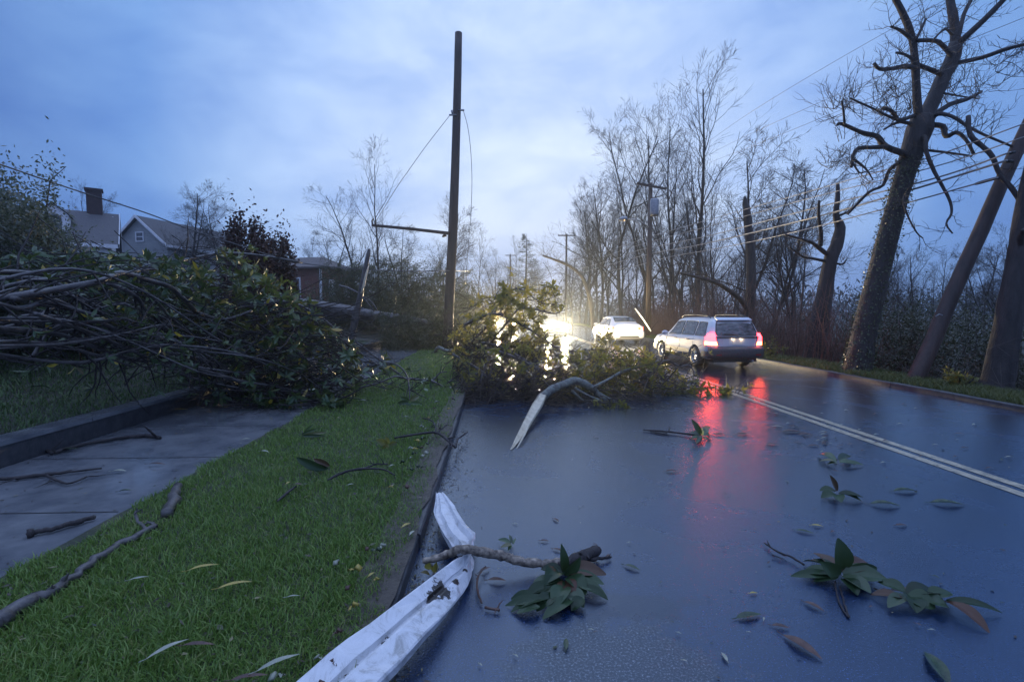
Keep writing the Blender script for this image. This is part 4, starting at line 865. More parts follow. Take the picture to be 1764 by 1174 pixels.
def make_wagon(loc, rz):
    root = empty('station_wagon', loc, rz); tag(root, 'silver grey station wagon with roof rails and glowing red tail lights driving away', 'car')
    #        y    zb   belt  top   hb    hr
    bd = Body([(0.0, .40, .97, 1.00, .775, .665), (.06, .36, .985, 1.12, .81, .655), (.20, .32, .985, 1.42, .845, .63), (.30, .30, .985, 1.50, .855, .62), (.55, .30, .98, 1.53, .865, .61), (1.5, .27, .97, 1.555, .868, .60), (2.35, .27, .955, 1.545, .868, .595), (2.62, .27, .95, 1.50, .868, .60),
               (3.30, .27, .935, 1.00, .865, .70), (3.42, .27, .92, .965, .862, .70), (4.0, .27, .86, .90, .85, .68), (4.28, .28, .76, .81, .80, .63), (4.40, .32, .66, .72, .73, .58)])
    bd.mesh('body', M['silver'], root, [(.92, .33), (3.445, .33)], .385)
    for sx in (-1, 1):
        car_window(bd, .42, 1.03, .55, 1.02, sx, root); car_window(bd, 1.12, 1.95, 1.12, 1.93, sx, root); car_window(bd, 2.03, 2.95, 2.03, 2.58, sx, root)
        for y in (.92, 3.445): wheel(sx*.765, y, .325, sx, root)
        m = MB(); m.tube([(sx*.585, .5, 1.555), (sx*.585, .62, 1.615), (sx*.585, 1.5, 1.64), (sx*.585, 2.25, 1.615), (sx*.585, 2.38, 1.555)], .018, 7); m.build('roof_rail', M['black'], root)
        m = MB(); m.tube([(sx*.86, 1.35, .38), (sx*.873, 2.1, .36), (sx*.873, 3.0, .38)], [.05, .05, .05], 6); m.build('sill', M['clad'], root)
        for k, (y0, y1) in enumerate(((1.28, 3.08), (.0, .50), (3.88, 4.30))):
            m = MB(); n = 8
            for i in range(n):
                y = lerp(y0, y1, i/(n-1))
                for (dx, z) in ((.010, .34), (.016, .40), (.014, .50), (.006, .54)):
                    zb, zt, zr, hb, hr = bd.at(y); m.v.append((sx*(hb+dx), y, z+.01))
            for i in range(n-1):
                for j in range(3): m.f.append((i*4+j, i*4+j+1, i*4+j+5, i*4+j+4)); m.mi.append(0)
            m.build('side_cladding', M['clad'], root)
        for y0 in (1.30, 2.2):
            m = MB(); zz = .86; hb = bd.at(y0)[3]; m.tube([(sx*(hb-.01), y0, zz), (sx*(hb+.02), y0+.03, zz), (sx*(hb+.02), y0+.17, zz), (sx*(hb-.01), y0+.2, zz)], .013, 6); m.build('door_handle', M['black'], root)
        for y0 in (1.08, 1.99, 3.08):
            m = MB(); pts = []
            for z in (.42, .6, .8, .93):
                zb, zt, zr, hb, hr = bd.at(y0); c = bd.sec(y0); xx = np.interp(z, [p[1] for p in c[2:8]], [p[0] for p in c[2:8]]); pts.append((sx*(xx+.001), y0, z))
            m.tube(pts, .005, 4); m.build('door_seam', M['black'], root)
        m = MB(); m.lathe([(0, -.05), (.09, -.05), (.11, 0), (.09, .07), (0, .09)], 'y', (0, 0, 0), 14); mi = m.build('mirror', M['silver'], root); mi.location = (sx*.97, 2.92, 1.0); mi.scale = (1.05, 1, .75)
        # tail lamps wrap the corner
        for nm, z0, z1, mt in (('tail_light', .985, 1.10, 'tail_hi'), ('tail_light', .845, .985, 'tail_hi'), ('tail_light', .745, .845, 'tail_lo')):
            m = MB(); xi = {.985: .70, .845: .66, .745: .625}[z0]; xi2 = {.985: .735, .845: .70, .745: .66}[z0]
            def yr(z): return 0.0 if z < .98 else .06*(z-.98)/.12
            tp = lambda x, z: (sx*x, yr(z)-.022, z)
            zb, zt, zr, hb, hr = bd.at(.02); xo = .790 if z1 < 1 else .79; xs2 = .862; ys = .30 if z1 < 1.0 else .2
            xt = xo if z1 < 1 else .755; xts = xs2 if z1 < 1 else .80
            top = [tp(xi2, z1), (sx*(xt+.005), yr(z1)+.005, z1), (sx*(xts+.004), ys, z1)]; bot = [tp(xi, z0), (sx*(xo+.008), yr(z0)+.003, z0), (sx*(xs2+.008), .30 if z0 < .98 else .24, z0)]
            back = [(sx*.6, .12, z1), (sx*.6, .3, z1), (sx*.6, .12, z0), (sx*.6, .3, z0)]
            m.add(top+bot+back, [(0,1,4,3),(1,2,5,4),(0,3,8,6),(2,7,9,5),(0,6,7,2,1),(3,4,5,9,8)]); m.build(nm, M[mt], root, False)
        # head lamps
        m = MB(); m.lathe([(0, .03), (.09, .02), (.11, -.05)], 'y', (0, 0, 0), 16); hl = m.build('headlight', M['head_near'], root); hl.location = (sx*.58, 4.36, .66); hl.scale = (1.2, 1, .75)
        beam(root, (sx*.58, 4.48, .66), -.01, 0, 1700, 60)
    # tailgate glass
    def rear(t, x):        # t 0 bottom 1 top of the sloping tailgate glass
        z = lerp(1.03, 1.455, t); y = float(np.interp(z, [1.0, 1.12, 1.42, 1.50], [0, .06, .20, .30])); return (x, y-.014, z+.004)
    m = MB(); n = 9; rows = 6
    for j in range(rows):
        t = j/(rows-1); wd_ = lerp(.665, .56, t); 
        if j in (0, rows-1): wd_ -= .05
        for i in range(n): q = -1+2*i/(n-1); p = rear(t, q*wd_); m.v.append((p[0], p[1]+abs(q)**3*.02, p[2]))
    for j in range(rows-1):
        for i in range(n-1): m.f.append((j*n+i, j*n+i+1, (j+1)*n+i+1, (j+1)*n+i)); m.mi.append(0)
    rw = m.build('rear_window', M['reflectglass'], root); 
    ring = [m.v[i] for i in range(n)]+[m.v[j*n+n-1] for j in range(1, rows)]+[m.v[(rows-1)*n+n-1-i] for i in range(1, n)]+[m.v[j*n] for j in range(rows-2, 0, -1)]
    r = MB(); r.tube(ring+[ring[0]], .016, 5, False); r.build('seal', M['black'], rw)
    m = MB(); m.tube([(.05, -.02, 1.03), (-.2, -.0, 1.07), (-.42, .0, 1.08)], .011, 5); m.build('wiper', M['black'], root)
    patch(root, 'spoiler', M['silver'], [(-.56, .17, 1.47), (.56, .17, 1.47), (.54, .34, 1.54), (-.54, .34, 1.54)], .03, (0, -.3, 1), .03)
    # windscreen
    patch(root, 'windscreen', M['glass'], [(-.64, 3.24, 1.035), (.64, 3.24, 1.035), (.53, 2.68, 1.475), (-.53, 2.68, 1.475)], .012, (0, .62, .78), .01)
    # tailgate: dark garnish with maker's lettering, plate recess, seam, bumper
    patch(root, 'garnish', M['clad'], [(-.63, -.004, .945), (.63, -.004, .945), (.665, -.0, 1.005), (-.665, -.0, 1.005)], .014, (0, -1, 0), .012)
    txt('lettering', 'SUBARU', .062, M['chrome'], root, (0, -.024, .953), (PI/2, 0, 0), .003, 1.55)
    patch(root, 'plate_recess', M['silver'], [(-.30, 0, .735), (.30, 0, .735), (.25, 0, .93), (-.25, 0, .93)], .012, (0, -1, 0), .011)
    patch(root, 'licence_plate', M['plate'], [(-.155, 0, .755), (.155, 0, .755), (.155, 0, .905), (-.155, 0, .905)], .020, (0, -1, 0), .006)
    for sx in (-1, 1):
        d = bpy.data.lights.new('plate_lamp', 'POINT'); d.energy = .3; d.color = (1, .7, .4); d.shadow_soft_size = .02; q = bpy.data.objects.new('plate_lamp', d); C.objects.link(q); q.parent = root; q.location = (sx*.13, -.055, .925)
    m = MB(); m.tube([(-.60, -.006, .70), (.60, -.006, .70)], .006, 4); m.tube([(-.60, -.006, .70), (-.625, -.006, .85), (-.665, -.004, 1.0)], .006, 4); m.tube([(.60, -.006, .70), (.625, -.006, .85), (.665, -.004, 1.0)], .006, 4); m.build('tailgate_seam', M['black'], root)
    m = MB(); n = 13
    prof = [(-.02, .68), (-.115, .665), (-.135, .60), (-.13, .47), (-.10, .38), (.0, .34)]
    for i in range(n):
        q = -1+2*i/(n-1); xx = q*.865; dy = .12*abs(q)**5
        for (y, z) in prof: m.v.append((xx, y+dy, z))
    for i in range(n-1):
        for j in range(5): m.f.append((i*6+j, (i+1)*6+j, (i+1)*6+j+1, i*6+j+1)); m.mi.append(0)
    m.f.append(tuple(range(6))); m.mi.append(0); m.f.append(tuple((n-1)*6+k for k in range(6))[::-1]); m.mi.append(0)
    m.build('bumper', M['clad'], root)
    for sx in (-1, 1): patch(root, 'reflector', M['redplastic'], [(sx*.62-.08, 0, .44), (sx*.62+.08, 0, .44), (sx*.62+.08, 0, .48), (sx*.62-.08, 0, .48)], .125, (0, -1, 0), .02)
    m = MB(); m.box((-.70, .1, .22), (.70, 4.1, .33)); m.build('underbody', M['black'], root, False)
    m = MB(); m.tube([(.48, .2, .27), (.48, -.09, .27)], .03, 9); m.build('exhaust_pipe', M['steel'], root)
    patch(root, 'grille', M['black'], [(-.42, 4.40, .56), (.42, 4.40, .56), (.38, 4.40, .68), (-.38, 4.40, .68)], .02, (0, 1, 0), .01)
    return root
def txt(name, s, size, mat, parent, loc, rot, ext=.002, sx=1.0):
    cu = bpy.data.curves.new(name, 'FONT'); cu.body = s; cu.size = size; cu.extrude = ext; cu.align_x = 'CENTER'; cu.offset = .0012
    t = bpy.data.objects.new(name, cu); C.objects.link(t); bpy.context.view_layer.update(); dg = bpy.context.evaluated_depsgraph_get()
    me = bpy.data.meshes.new_from_object(t.evaluated_get(dg)); bpy.data.objects.remove(t); me.materials.clear(); me.materials.append(mat)
    o = link(name, me, parent, loc); o.rotation_euler = rot; o.scale = (sx, 1, 1); return o
M['head_near'] = emis('head_lamp_wagon', (1, .85, .6), 30, (.8, .8, .8))
def make_sedan(loc, rz, paint, label, heads, tails, mast='sedan'):
    root = empty(mast, loc, rz); tag(root, label, 'car')
    bd = Body([(0, .42, .88, .94, .76, .62), (.06, .36, .91, 1.03, .82, .64), (.22, .32, .92, 1.07, .86, .65), (.42, .28, .93, 1.09, .875, .65), (.52, .27, .93, 1.12, .88, .64), (.90, .26, .93, 1.28, .885, .61), (1.30, .26, .93, 1.40, .885, .585), (1.70, .26, .92, 1.445, .885, .575), (2.6, .26, .91, 1.44, .885, .57), (2.95, .26, .90, 1.38, .885, .58),
               (3.65, .26, .88, .97, .88, .68), (3.8, .26, .86, .93, .87, .68), (4.4, .26, .78, .84, .85, .66), (4.65, .28, .68, .74, .78, .60), (4.76, .32, .58, .64, .68, .54)])
    bd.mesh('body', paint, root, [(.98, .33), (3.74, .33)], .375)
    for sx in (-1, 1):
        car_window(bd, .95, 1.9, 1.28, 1.88, sx, root); car_window(bd, 1.98, 3.3, 1.98, 2.88, sx, root)
        for y in (.98, 3.74): wheel(sx*.78, y, .32, sx, root)
        m = MB(); m.lathe([(0, -.05), (.09, -.05), (.11, 0), (.09, .07), (0, .09)], 'y', (0, 0, 0), 14); mi = m.build('mirror', paint, root); mi.location = (sx*1.0, 3.15, .98); mi.scale = (1.1, 1, .7)
        for y0 in (1.2, 2.2):
            m = MB(); hb = bd.at(y0)[3]; m.tube([(sx*(hb-.01), y0, .80), (sx*(hb+.02), y0+.03, .80), (sx*(hb+.02), y0+.17, .80), (sx*(hb-.01), y0+.2, .80)], .012, 6); m.build('door_handle', M['chrome'], root)
        m = MB(); a = [(sx*.50, -.022, .87), (sx*.77, .02, .89), (sx*.845, .22, .90), (sx*.50, -.022, .74), (sx*.80, .025, .73), (sx*.862, .24, .75), (sx*.5, .2, .87), (sx*.5, .2, .74)]
        m.add(a, [(0,1,4,3),(1,2,5,4),(0,3,7,6),(2,6,7,5),(0,6,2,1),(3,4,5,7)]); m.build('tail_light', M[tails], root, False)
        m = MB(); m.lathe([(0, .035), (.07, .025), (.095, -.05)], 'y', (0, 0, 0), 18); hl = m.build('headlight', M['head'] if heads else M['headoff'], root); hl.location = (sx*.60, 4.72, .62); hl.scale = (1.25, 1, .85)
        if heads: beam(root, (sx*.60, 4.84, .62), -.01, 0, heads, 80)
    patch(root, 'rear_window', M['glass'], [(-.62, .58, 1.155), (.62, .58, 1.155), (.53, 1.22, 1.385), (-.53, 1.22, 1.385)], .022, (0, -.4, .9), .01)
    patch(root, 'windscreen', M['glass'], [(-.62, 3.58, 1.0), (.62, 3.58, 1.0), (.51, 3.0, 1.36), (-.51, 3.0, 1.36)], .014, (0, .5, .85), .01)
    patch(root, 'licence_plate', M['plate'], [(-.155, 0, .72), (.155, 0, .72), (.155, 0, .86), (-.155, 0, .86)], .02, (0, -1, 0), .012)
    m = MB(); n = 13; prof = [(-.0, .66), (-.09, .65), (-.12, .56), (-.11, .42), (-.06, .32), (.03, .28)]
    for i in range(n):
        q = -1+2*i/(n-1); xx = q*.85; dy = .16*abs(q)**4
        for (y, z) in prof: m.v.append((xx, y+dy, z))
    for i in range(n-1):
        for j in range(5): m.f.append((i*6+j, (i+1)*6+j, (i+1)*6+j+1, i*6+j+1)); m.mi.append(0)
    m.f.append(tuple(range(6))); m.mi.append(0); m.f.append(tuple((n-1)*6+k for k in range(6))[::-1]); m.mi.append(0)
    m.build('bumper', paint, root); patch(root, 'diffuser', M['black'], [(-.55, 0, .31), (.55, 0, .31), (.48, 0, .42), (-.48, 0, .42)], .118, (0, -1, 0), .03)
    patch(root, 'trunk_seam', M['black'], [(-.62, 0, .685), (.62, 0, .685), (.62, 0, .69), (-.62, 0, .69)], .008, (0, -1, 0), .01)
    patch(root, 'grille', M['black'], [(-.42, 4.74, .44), (.42, 4.74, .44), (.36, 4.74, .58), (-.36, 4.74, .58)], .035, (0, 1, 0), .03)
    m = MB(); m.box((-.70, .1, .2), (.70, 4.4, .31)); m.build('underbody', M['black'], root, False); return root
wg = make_wagon((7.30, 14.2, 0), math.radians(4.0))
sdn = make_sedan((7.25, 25.6, 0), math.radians(2.5), M['white_paint'], 'white sedan seen from behind, lit up by the wagon headlights', 0, 'tail_dim')
make_sedan((4.3, 37.6, 0), math.radians(180), M['dark_paint'], 'oncoming dark sedan with blazing headlights behind the fallen branches', 3600, 'tail_dim')
make_sedan((1.1, 45, 0), math.radians(180), M['dark_paint'], 'second oncoming dark sedan hidden behind leaves left of the bright headlights', 3600, 'tail_dim')
# leaning white marker post behind the white sedan
m = MB(); m.tube([P(1121, 570, 22), P(1108, 550, 22), P(1094, 531, 22)], .035, 7); o = anchored_mesh(m, 'leaning_post', M['siding'], P(1121, 570, 22)); tag(o, 'thin white post leaning left between the sedan and the wagon', 'post')
# ================================================================= FALLEN BRANCHES
def inpoly(u, v, poly):
    c = False; n = len(poly); j = n-1
    for i in range(n):
        (x1, y1), (x2, y2) = poly[i], poly[j]
        if (y1 > v) != (y2 > v) and u < (x2-x1)*(v-y1)/(y2-y1)+x1: c = not c
        j = i
    return c
def Yground(v, z=.12): 
    return 1e9 if v <= 540 else (CAMH-z)*833/(v-534)
class Foliage:
    def __init__(s): s.B = []; s.D = []; s.N = []; s.L = []
    def whorl(s, p, d, n=7, ln=.17):
        d = Vector(d).normalized(); a0 = random.uniform(0, 6.28); u = d.orthogonal().normalized(); w_ = d.cross(u)
        for k in range(n):
            a = a0+2*PI*k/n+random.uniform(-.25, .25); el = random.uniform(.55, 1.25); r = u*math.cos(a)+w_*math.sin(a)
            dd = (d*math.cos(el)+r*math.sin(el)); dd.z -= .08; s.B.append(tuple(p-d*random.uniform(0, .05))); s.D.append(tuple(dd.normalized())); s.N.append(tuple((d*math.sin(el)-r*math.cos(el)+rdir()*.25))); s.L.append(ln*random.uniform(.65, 1.15))
    def build(s, root, mat, wratio=.30, simple=False, name='foliage', curl=.12):
        b = np.array(root.location); Ln = np.array(s.L); return leaf_mesh(name, np.array(s.B)-b, np.array(s.D), np.array(s.N), Ln, Ln*wratio*(.85+.4*RS.rand(len(Ln))), mat, root, simple, curl)
def fill(poly, Y0, Y1, n, fo, mb, back, tl, leaf, nw=(5, 9), zmin=.14, excl=(), bias=1.0, up=.15, rtw=.010):
    us = [p[0] for p in poly]; vs = [p[1] for p in poly]; k = 0; tries = 0
    while k < n and tries < n*60:
        tries += 1
        u = random.uniform(min(us), max(us)); v = random.uniform(min(vs), max(vs))
        if not inpoly(u, v, poly): continue
        if any((u-a)**2/(rx*rx)+(v-b)**2/(ry*ry) < 1 for a, b, rx, ry in excl): continue
        ym = min(Y1, Yground(v, zmin)); 
        if ym < Y0: continue
        Y = Y0+(ym-Y0)*random.random()**bias; p = P(u, v, Y); k += 1
        d = (rdir(up)+Vector(back)*-.6).normalized(); fo.whorl(p, d, random.randint(*nw), leaf)
        q = p; pts = [p]; dd = (-d+Vector(back)*.5).normalized()
        for s_ in range(3):
            dd = (dd+Vector(back)*.4+rdir()*.35).normalized(); q = q+dd*tl*random.uniform(.5, 1.2)/3
            if q.z < .1: q.z = .1
            pts.append(q.copy())
        mb.tube(pts, [rtw*.45, rtw*.6, rtw*.8, rtw], 4, False)
random.seed(77)
FR = tag(anchored('fallen_magnolia', (-4.0, 8.6, .1)), 'large toppled magnolia with long glossy leaves sprawled over the pavement at left', 'fallen tree')
br = MB(); tw = MB(); fo = Foliage()
def boughs(mb, twm, lst, ntw=6, tl=.7, fo=None, leafy=0.0, nl=6):
    for pts in lst:
        Q, R = px_tube(mb, pts, 6, .07, 4)
        for i in range(ntw):
            t = random.uniform(.1, .98)*(len(Q)-1); k = int(t); p = Q[k]; ax = (Q[min(k+1, len(Q)-1)]-Q[max(k-1, 0)]).normalized(); d = (ax*.9+rdir(.1)*.8).normalized(); l = tl*random.uniform(.5, 1.3); pp = [p]
            for s_ in range(4):
                d = (d+rdir(0)*.3).normalized(); p = p+d*l/4
                if p.z < .14: p.z = .14
                pp.append(p.copy())
            twm.tube(pp, [min(.014, R[k]*.7), .011, .009, .007, .004], 4, False)
            if fo and random.random() < leafy: fo.whorl(p, d, nl, .15)
def B_(pts, Y0, Y1, w0, w1):
    return L_(pts, Y0, w0, w1, Y1)
boughs(br, tw, [
 B_([(-40, 520), (50, 506), (102, 497), (174, 484), (210, 470), (256, 483), (294, 495), (325, 523), (345, 540), (388, 550), (434, 535)], 5.2, 9.2, 13, 5),
 B_([(345, 540), (355, 552), (383, 576), (450, 597), (500, 600)], 8.2, 9.6, 7, 4), B_([(210, 472), (240, 466), (294, 459), (314, 449), (383, 436), (450, 440), (520, 452)], 7.2, 12, 6, 3),
 B_([(20, 515), (56, 512), (97, 518), (143, 540), (189, 563), (250, 589), (294, 620), (358, 640), (409, 655), (450, 668)], 5.4, 8.6, 11, 5),
 B_([(60, 540), (115, 558), (163, 576), (217, 599), (281, 627), (332, 648)], 5.4, 7.8, 8, 4), B_([(-40, 560), (0, 566), (56, 569), (115, 579), (179, 604), (230, 620), (276, 620), (345, 629)], 5.0, 8.0, 12, 4),
 B_([(-40, 515), (0, 524), (38, 531), (77, 520), (120, 530), (170, 545)], 5.0, 6.4, 10, 6), B_([(186, 488), (230, 507), (255, 538), (273, 553), (300, 575)], 6.8, 8.2, 8, 4),
 B_([(102, 500), (143, 520), (166, 538), (200, 548)], 6.2, 7.0, 7, 4), B_([(250, 589), (300, 600), (376, 630), (473, 630)], 7.6, 9.4, 5, 3), B_([(350, 640), (427, 658), (478, 666), (542, 684), (560, 690)], 8.3, 9.0, 6, 3),
 B_([(217, 470), (270, 520), (310, 560), (390, 610), (450, 620)], 7.4, 9.2, 6, 3), B_([(300, 640), (350, 655), (430, 672), (500, 688)], 7.9, 8.8, 4, 3),
 B_([(-40, 590), (40, 588), (110, 596), (170, 612), (230, 632)], 4.9, 7.0, 7, 3), B_([(-40, 470), (30, 468), (100, 478), (150, 500)], 5.4, 7.0, 9, 5),
 B_([(280, 560), (320, 590), (380, 640), (430, 690)], 7.8, 8.6, 4, 2), B_([(430, 530), (500, 520), (570, 560), (610, 610)], 9.4, 10.6, 6, 3), B_([(434, 600), (480, 640), (540, 650), (590, 670)], 9, 9.3, 5, 2)],
 12, .8, fo, .25)
LH = [(285, 505), (340, 455), (395, 425), (445, 462), (492, 490), (540, 520), (560, 560), (605, 590), (625, 640), (600, 688), (560, 702), (480, 700), (380, 688), (330, 640), (300, 570)]
for i in range(15):
    v0 = random.uniform(450, 610); u1 = random.uniform(250, 520); v1 = 560+(u1-250)*.3+random.uniform(-10, 50); Y1_ = min(random.uniform(7.4, 8.8), Yground(v1, .2)); um = random.uniform(.35, .6)
    boughs(br, tw, [B_([(-40, v0), (u1*um*.5, v0+random.uniform(-34, 22)), (u1*um, v0+(v1-v0)*um*.6+random.uniform(-34, 20)), (u1*.85, v1-22+random.uniform(-26, 16)), (u1, v1)], random.uniform(4.9, 6.4), Y1_, random.uniform(4, 8), 2)], 7, .7, fo, .3)
fill(LH, 8.2, 11.6, 640, fo, tw, (-.8, -.3, -.1), .8, .20, (5, 9), bias=.8)
fill([(0, 430), (120, 435), (240, 440), (330, 450), (300, 520), (200, 520), (100, 500), (0, 500)], 7.5, 10, 240, fo, tw, (-.8, -.2, 0), .8, .19, (4, 8))
fill([(60, 530), (300, 540), (340, 640), (250, 620), (100, 580)], 6.8, 7.6, 46, fo, tw, (-.8, -.2, 0), .6, .17, (3, 6))
fill([(560, 600), (620, 590), (680, 620), (760, 650), (740, 668), (640, 668), (600, 690)], 9, 12.5, 60, fo, tw, (-.8, -.2, 0), .5, .17, (2, 5))
# bare inner sticks that make the dense dark tangle
for i in range(620):
    u = random.uniform(230, 590); v = random.uniform(520, 694); 
    if not inpoly(u, v, LH+[(230, 590)]): continue
    ym = min(11.4, Yground(v)); Y = random.uniform(min(8.4, ym-.1), ym); p = P(u, v, Y); d = Vector((.75, .3, -.12))+rdir()*.5; d.normalize(); l = random.uniform(.5, 1.5); p2 = p+d*l*.5+rdir()*.05; p3 = p2+(d+rdir()*.3).normalized()*l*.5
    for q in (p2, p3): q.z = max(q.z, .12)
    tw.tube([p, p2, p3], [.014, .010, .005], 4, False)
build_at(br, 'branch', M['barkwet'], FR); build_at(tw, 'twigs', M['bark'], FR); fo.build(FR, M['magnolia'])

# arched bare bough that springs over the verge
o = tag(anchored('arched_branch', P(626, 640, 10)), 'thin dark branch arching over the verge right of the toppled magnolia', 'fallen branch')
a = MB(); b = MB(); boughs(a, b, [B_([(565, 585), (585, 576), (613, 589), (657, 622), (690, 645)], 10.6, 11, 4, 2.6), B_([(600, 640), (626, 635), (657, 626), (682, 627), (700, 645), (705, 671), (706, 699)], 10, 9, 4, 2),
   B_([(616, 668), (650, 660), (682, 648), (705, 653), (741, 653)], 10, 10.6, 3, 3)], 5, .4)
build_at(a, 'branch', M['barkwet'], o); build_at(b, 'twigs', M['bark'], o)
o = tag(anchored('fallen_branch', P(743, 655, 11)), 'forked stick lying on the grass between the arched branch and the kerb', 'fallen branch')
a = MB(); b = MB(); boughs(a, b, [B_([(690, 650), (712, 652), (743, 655), (758, 642), (770, 640)], 11, 11.3, 4, 2), B_([(743, 655), (757, 662), (772, 671)], 11, 10.4, 4, 2), B_([(770, 660), (790, 648), (812, 655)], 10.6, 11, 3, 2)], 6, .35)
build_at(a, 'branch', M['barkwet'], o); build_at(b, 'twigs', M['bark'], o)
o = tag(anchored('broken_limb', P(771, 606, 19.8)), 'pale bent limb lying at the foot of the standing utility pole', 'fallen branch')
a = MB(); px_tube(a, B_([(750, 606), (756, 598), (771, 604), (800, 601), (830, 598), (870, 603), (900, 612)], 19, 17, 6, 6), 8, .1, 3); build_at(a, 'branch', M['barklichen'], o)
# splintered thin pole on the left
o = tag(anchored('broken_pole', P(612, 606, 20)), 'thin broken pole leaning right with a pale splintered upper face', 'broken pole')
a = MB(); px_tube(a, [(614, 612, 20, 12), (609, 590, 20, 11), (608, 570, 20, 11), (613, 545, 20, 13), (619, 518, 20, 10), (626, 480, 20, 9), (634, 440, 20, 7), (636, 428, 20, 3)], 9, .12, 3); build_at(a, 'pole', M['barkwet'], o)
a = MB(); px_tube(a, [(622, 505, 19.85, 2), (627, 490, 19.85, 5), (631, 472, 19.85, 4.5), (635, 458, 19.85, 1.5)], 4, .1, 2); build_at(a, 'splinter', M['splinter'], o)
a = MB(); px_tube(a, B_([(585, 492), (600, 496), (618, 505), (640, 520), (650, 535)], 20.5, 20, 4, 2), 6, .1, 3); px_tube(a, B_([(618, 505), (632, 520), (645, 536)], 20, 20, 3, 2), 5, .1, 2); build_at(a, 'limb', M['barkwet'], o)

# fallen pine beyond the pavement
random.seed(31)
FP = tag(anchored('fallen_pine', P(610, 580, 25)), 'fallen pine with thick grey trunk and matted needles behind the broken pole', 'fallen tree')
a = MB(); px_tube(a, [(505, 524, 27, 26), (540, 529, 26.4, 25), (600, 537, 25.6, 23), (650, 545, 25, 20), (710, 552, 24.4, 15), (780, 565, 23.8, 9)], 12, .06, 3); build_at(a, 'trunk', M['barkwet'], FP)
tw = MB(); Bn = []; Dn = []; Nn_ = []
def needles(poly, Y0, Y1, nb, per, ln=.22, dirb=(.8, -.2, .15), spread=.8):
    us = [p[0] for p in poly]; vs = [p[1] for p in poly]; k = 0; t = 0
    while k < nb and t < nb*50:
        t += 1; u = random.uniform(min(us), max(us)); v = random.uniform(min(vs), max(vs))
        if not inpoly(u, v, poly): continue
        ym = min(Y1, Yground(v)); 
        if ym < Y0: continue
        p = P(u, v, random.uniform(Y0, ym)); d = (Vector(dirb)+rdir()*spread).normalized(); l = random.uniform(.6, 1.6); k += 1; e = p+d*l+Vector((0, 0, -.15*l))
        if e.z < .15: e.z = .15
        tw.tube([p, p.lerp(e, .5)+Vector((0, 0, .06)), e], [.016, .011, .005], 3, False)
        for q in range(per):
            s_ = p.lerp(e, random.uniform(.15, 1.0))+rdir()*.05; dd = (d*.7+rdir()*.9).normalized(); Bn.append(s_); Dn.append(dd); Nn_.append(rdir(.3))
needles([(535, 480), (600, 455), (700, 460), (800, 480), (815, 560), (790, 600), (690, 600), (630, 596), (600, 560), (560, 560)], 26.6, 30, 620, 60, .2)
needles([(630, 545), (760, 540), (800, 570), (790, 604), (700, 602), (640, 596)], 20.6, 24, 260, 60, .2)
build_at(tw, 'branches', M['twig'], FP); leaves_at('foliage', Bn, Dn, Nn_, .26, .018, M['pine'], FP)
# grey green bank behind it
for i, (u, v, Y, rx, lb) in enumerate([(560, 505, 30, 2.4, 'dark shrub in front of the brick house'), (640, 500, 31, 2.6, 'dark shrub behind the fallen pine trunk'), (720, 495, 30, 2.6, 'dark shrub left of the foot of the standing pole')]):
    x, Y_, z = onG(u, Y); z = .1; shrub('evergreen_shrub', (x, Y_, z), rx, 1.6, P(u, v, Y).z-z, 4200, M['pine'], .22, .05, lb, seed=120+i, clumps=44)

# middle heap across the road
random.seed(123)
MH = tag(anchored('fallen_branches', (1.5, 11, 0)), 'heap of fallen leafy branches blocking the left lane, backlit by headlights', 'fallen tree')
br = MB(); tw = MB(); fo = Foliage()
boughs(br, tw, [
 B_([(800, 600), (840, 560), (866, 515), (894, 497), (930, 520), (956, 525)], 14, 13, 5, 2), B_([(820, 620), (870, 560), (900, 530), (956, 540), (973, 525)], 13, 12.4, 5, 2), B_([(840, 600), (879, 612), (917, 630), (945, 650), (980, 672)], 11.6, 10.4, 6, 3),
 B_([(800, 640), (850, 650), (900, 668), (960, 690)], 11.2, 9.8, 5, 3), B_([(830, 590), (870, 600), (940, 640), (1000, 660)], 12, 10.4, 5, 3), B_([(1088, 647), (1129, 647), (1154, 660), (1185, 677), (1211, 667)], 11.2, 10.6, 4, 2),
 B_([(1100, 660), (1144, 621), (1170, 631), (1188, 629), (1198, 649)], 11.3, 11, 4, 2), B_([(1068, 683), (1093, 657), (1113, 644), (1140, 622)], 10.3, 11.2, 4, 2.5), B_([(1009, 601), (1024, 626), (1045, 650), (1060, 668)], 12.4, 10.8, 4, 3),
 B_([(800, 560), (850, 540), (900, 560), (960, 600), (1010, 640)], 13.4, 11.6, 6, 3), B_([(780, 610), (830, 640), (880, 690), (905, 694)], 12, 9.6, 5, 3), B_([(1090, 655), (1160, 672), (1215, 680), (1275, 684)], 10.6, 10.2, 4, 2),
 B_([(820, 660), (880, 640), (960, 610), (1040, 600)], 11, 12.6, 5, 2), B_([(850, 680), (920, 650), (1000, 620), (1090, 612)], 10.2, 12.4, 5, 2)], 12, .7, fo, .3, 5)
EX = [(975, 558, 33, 27), (1072, 566, 44, 27), (1178, 590, 60, 36), (978, 598, 12, 12)]
fill([(830, 600), (842, 540), (858, 520), (866, 488), (884, 505), (905, 484), (935, 498), (948, 478), (966, 515), (972, 545), (955, 580), (962, 610), (900, 620)], 11.8, 14.8, 240, fo, tw, (-.5, .2, -.4), .7, .21, (4, 7), .05, EX+[(862, 555, 14, 22), (918, 520, 12, 10), (905, 575, 12, 9), (940, 560, 7, 12)])
fill([(770, 600), (790, 545), (830, 500), (850, 505), (850, 560), (840, 620), (790, 640)], 12, 15.5, 90, fo, tw, (-.5, .2, -.4), .7, .18, (3, 6), .05, EX)
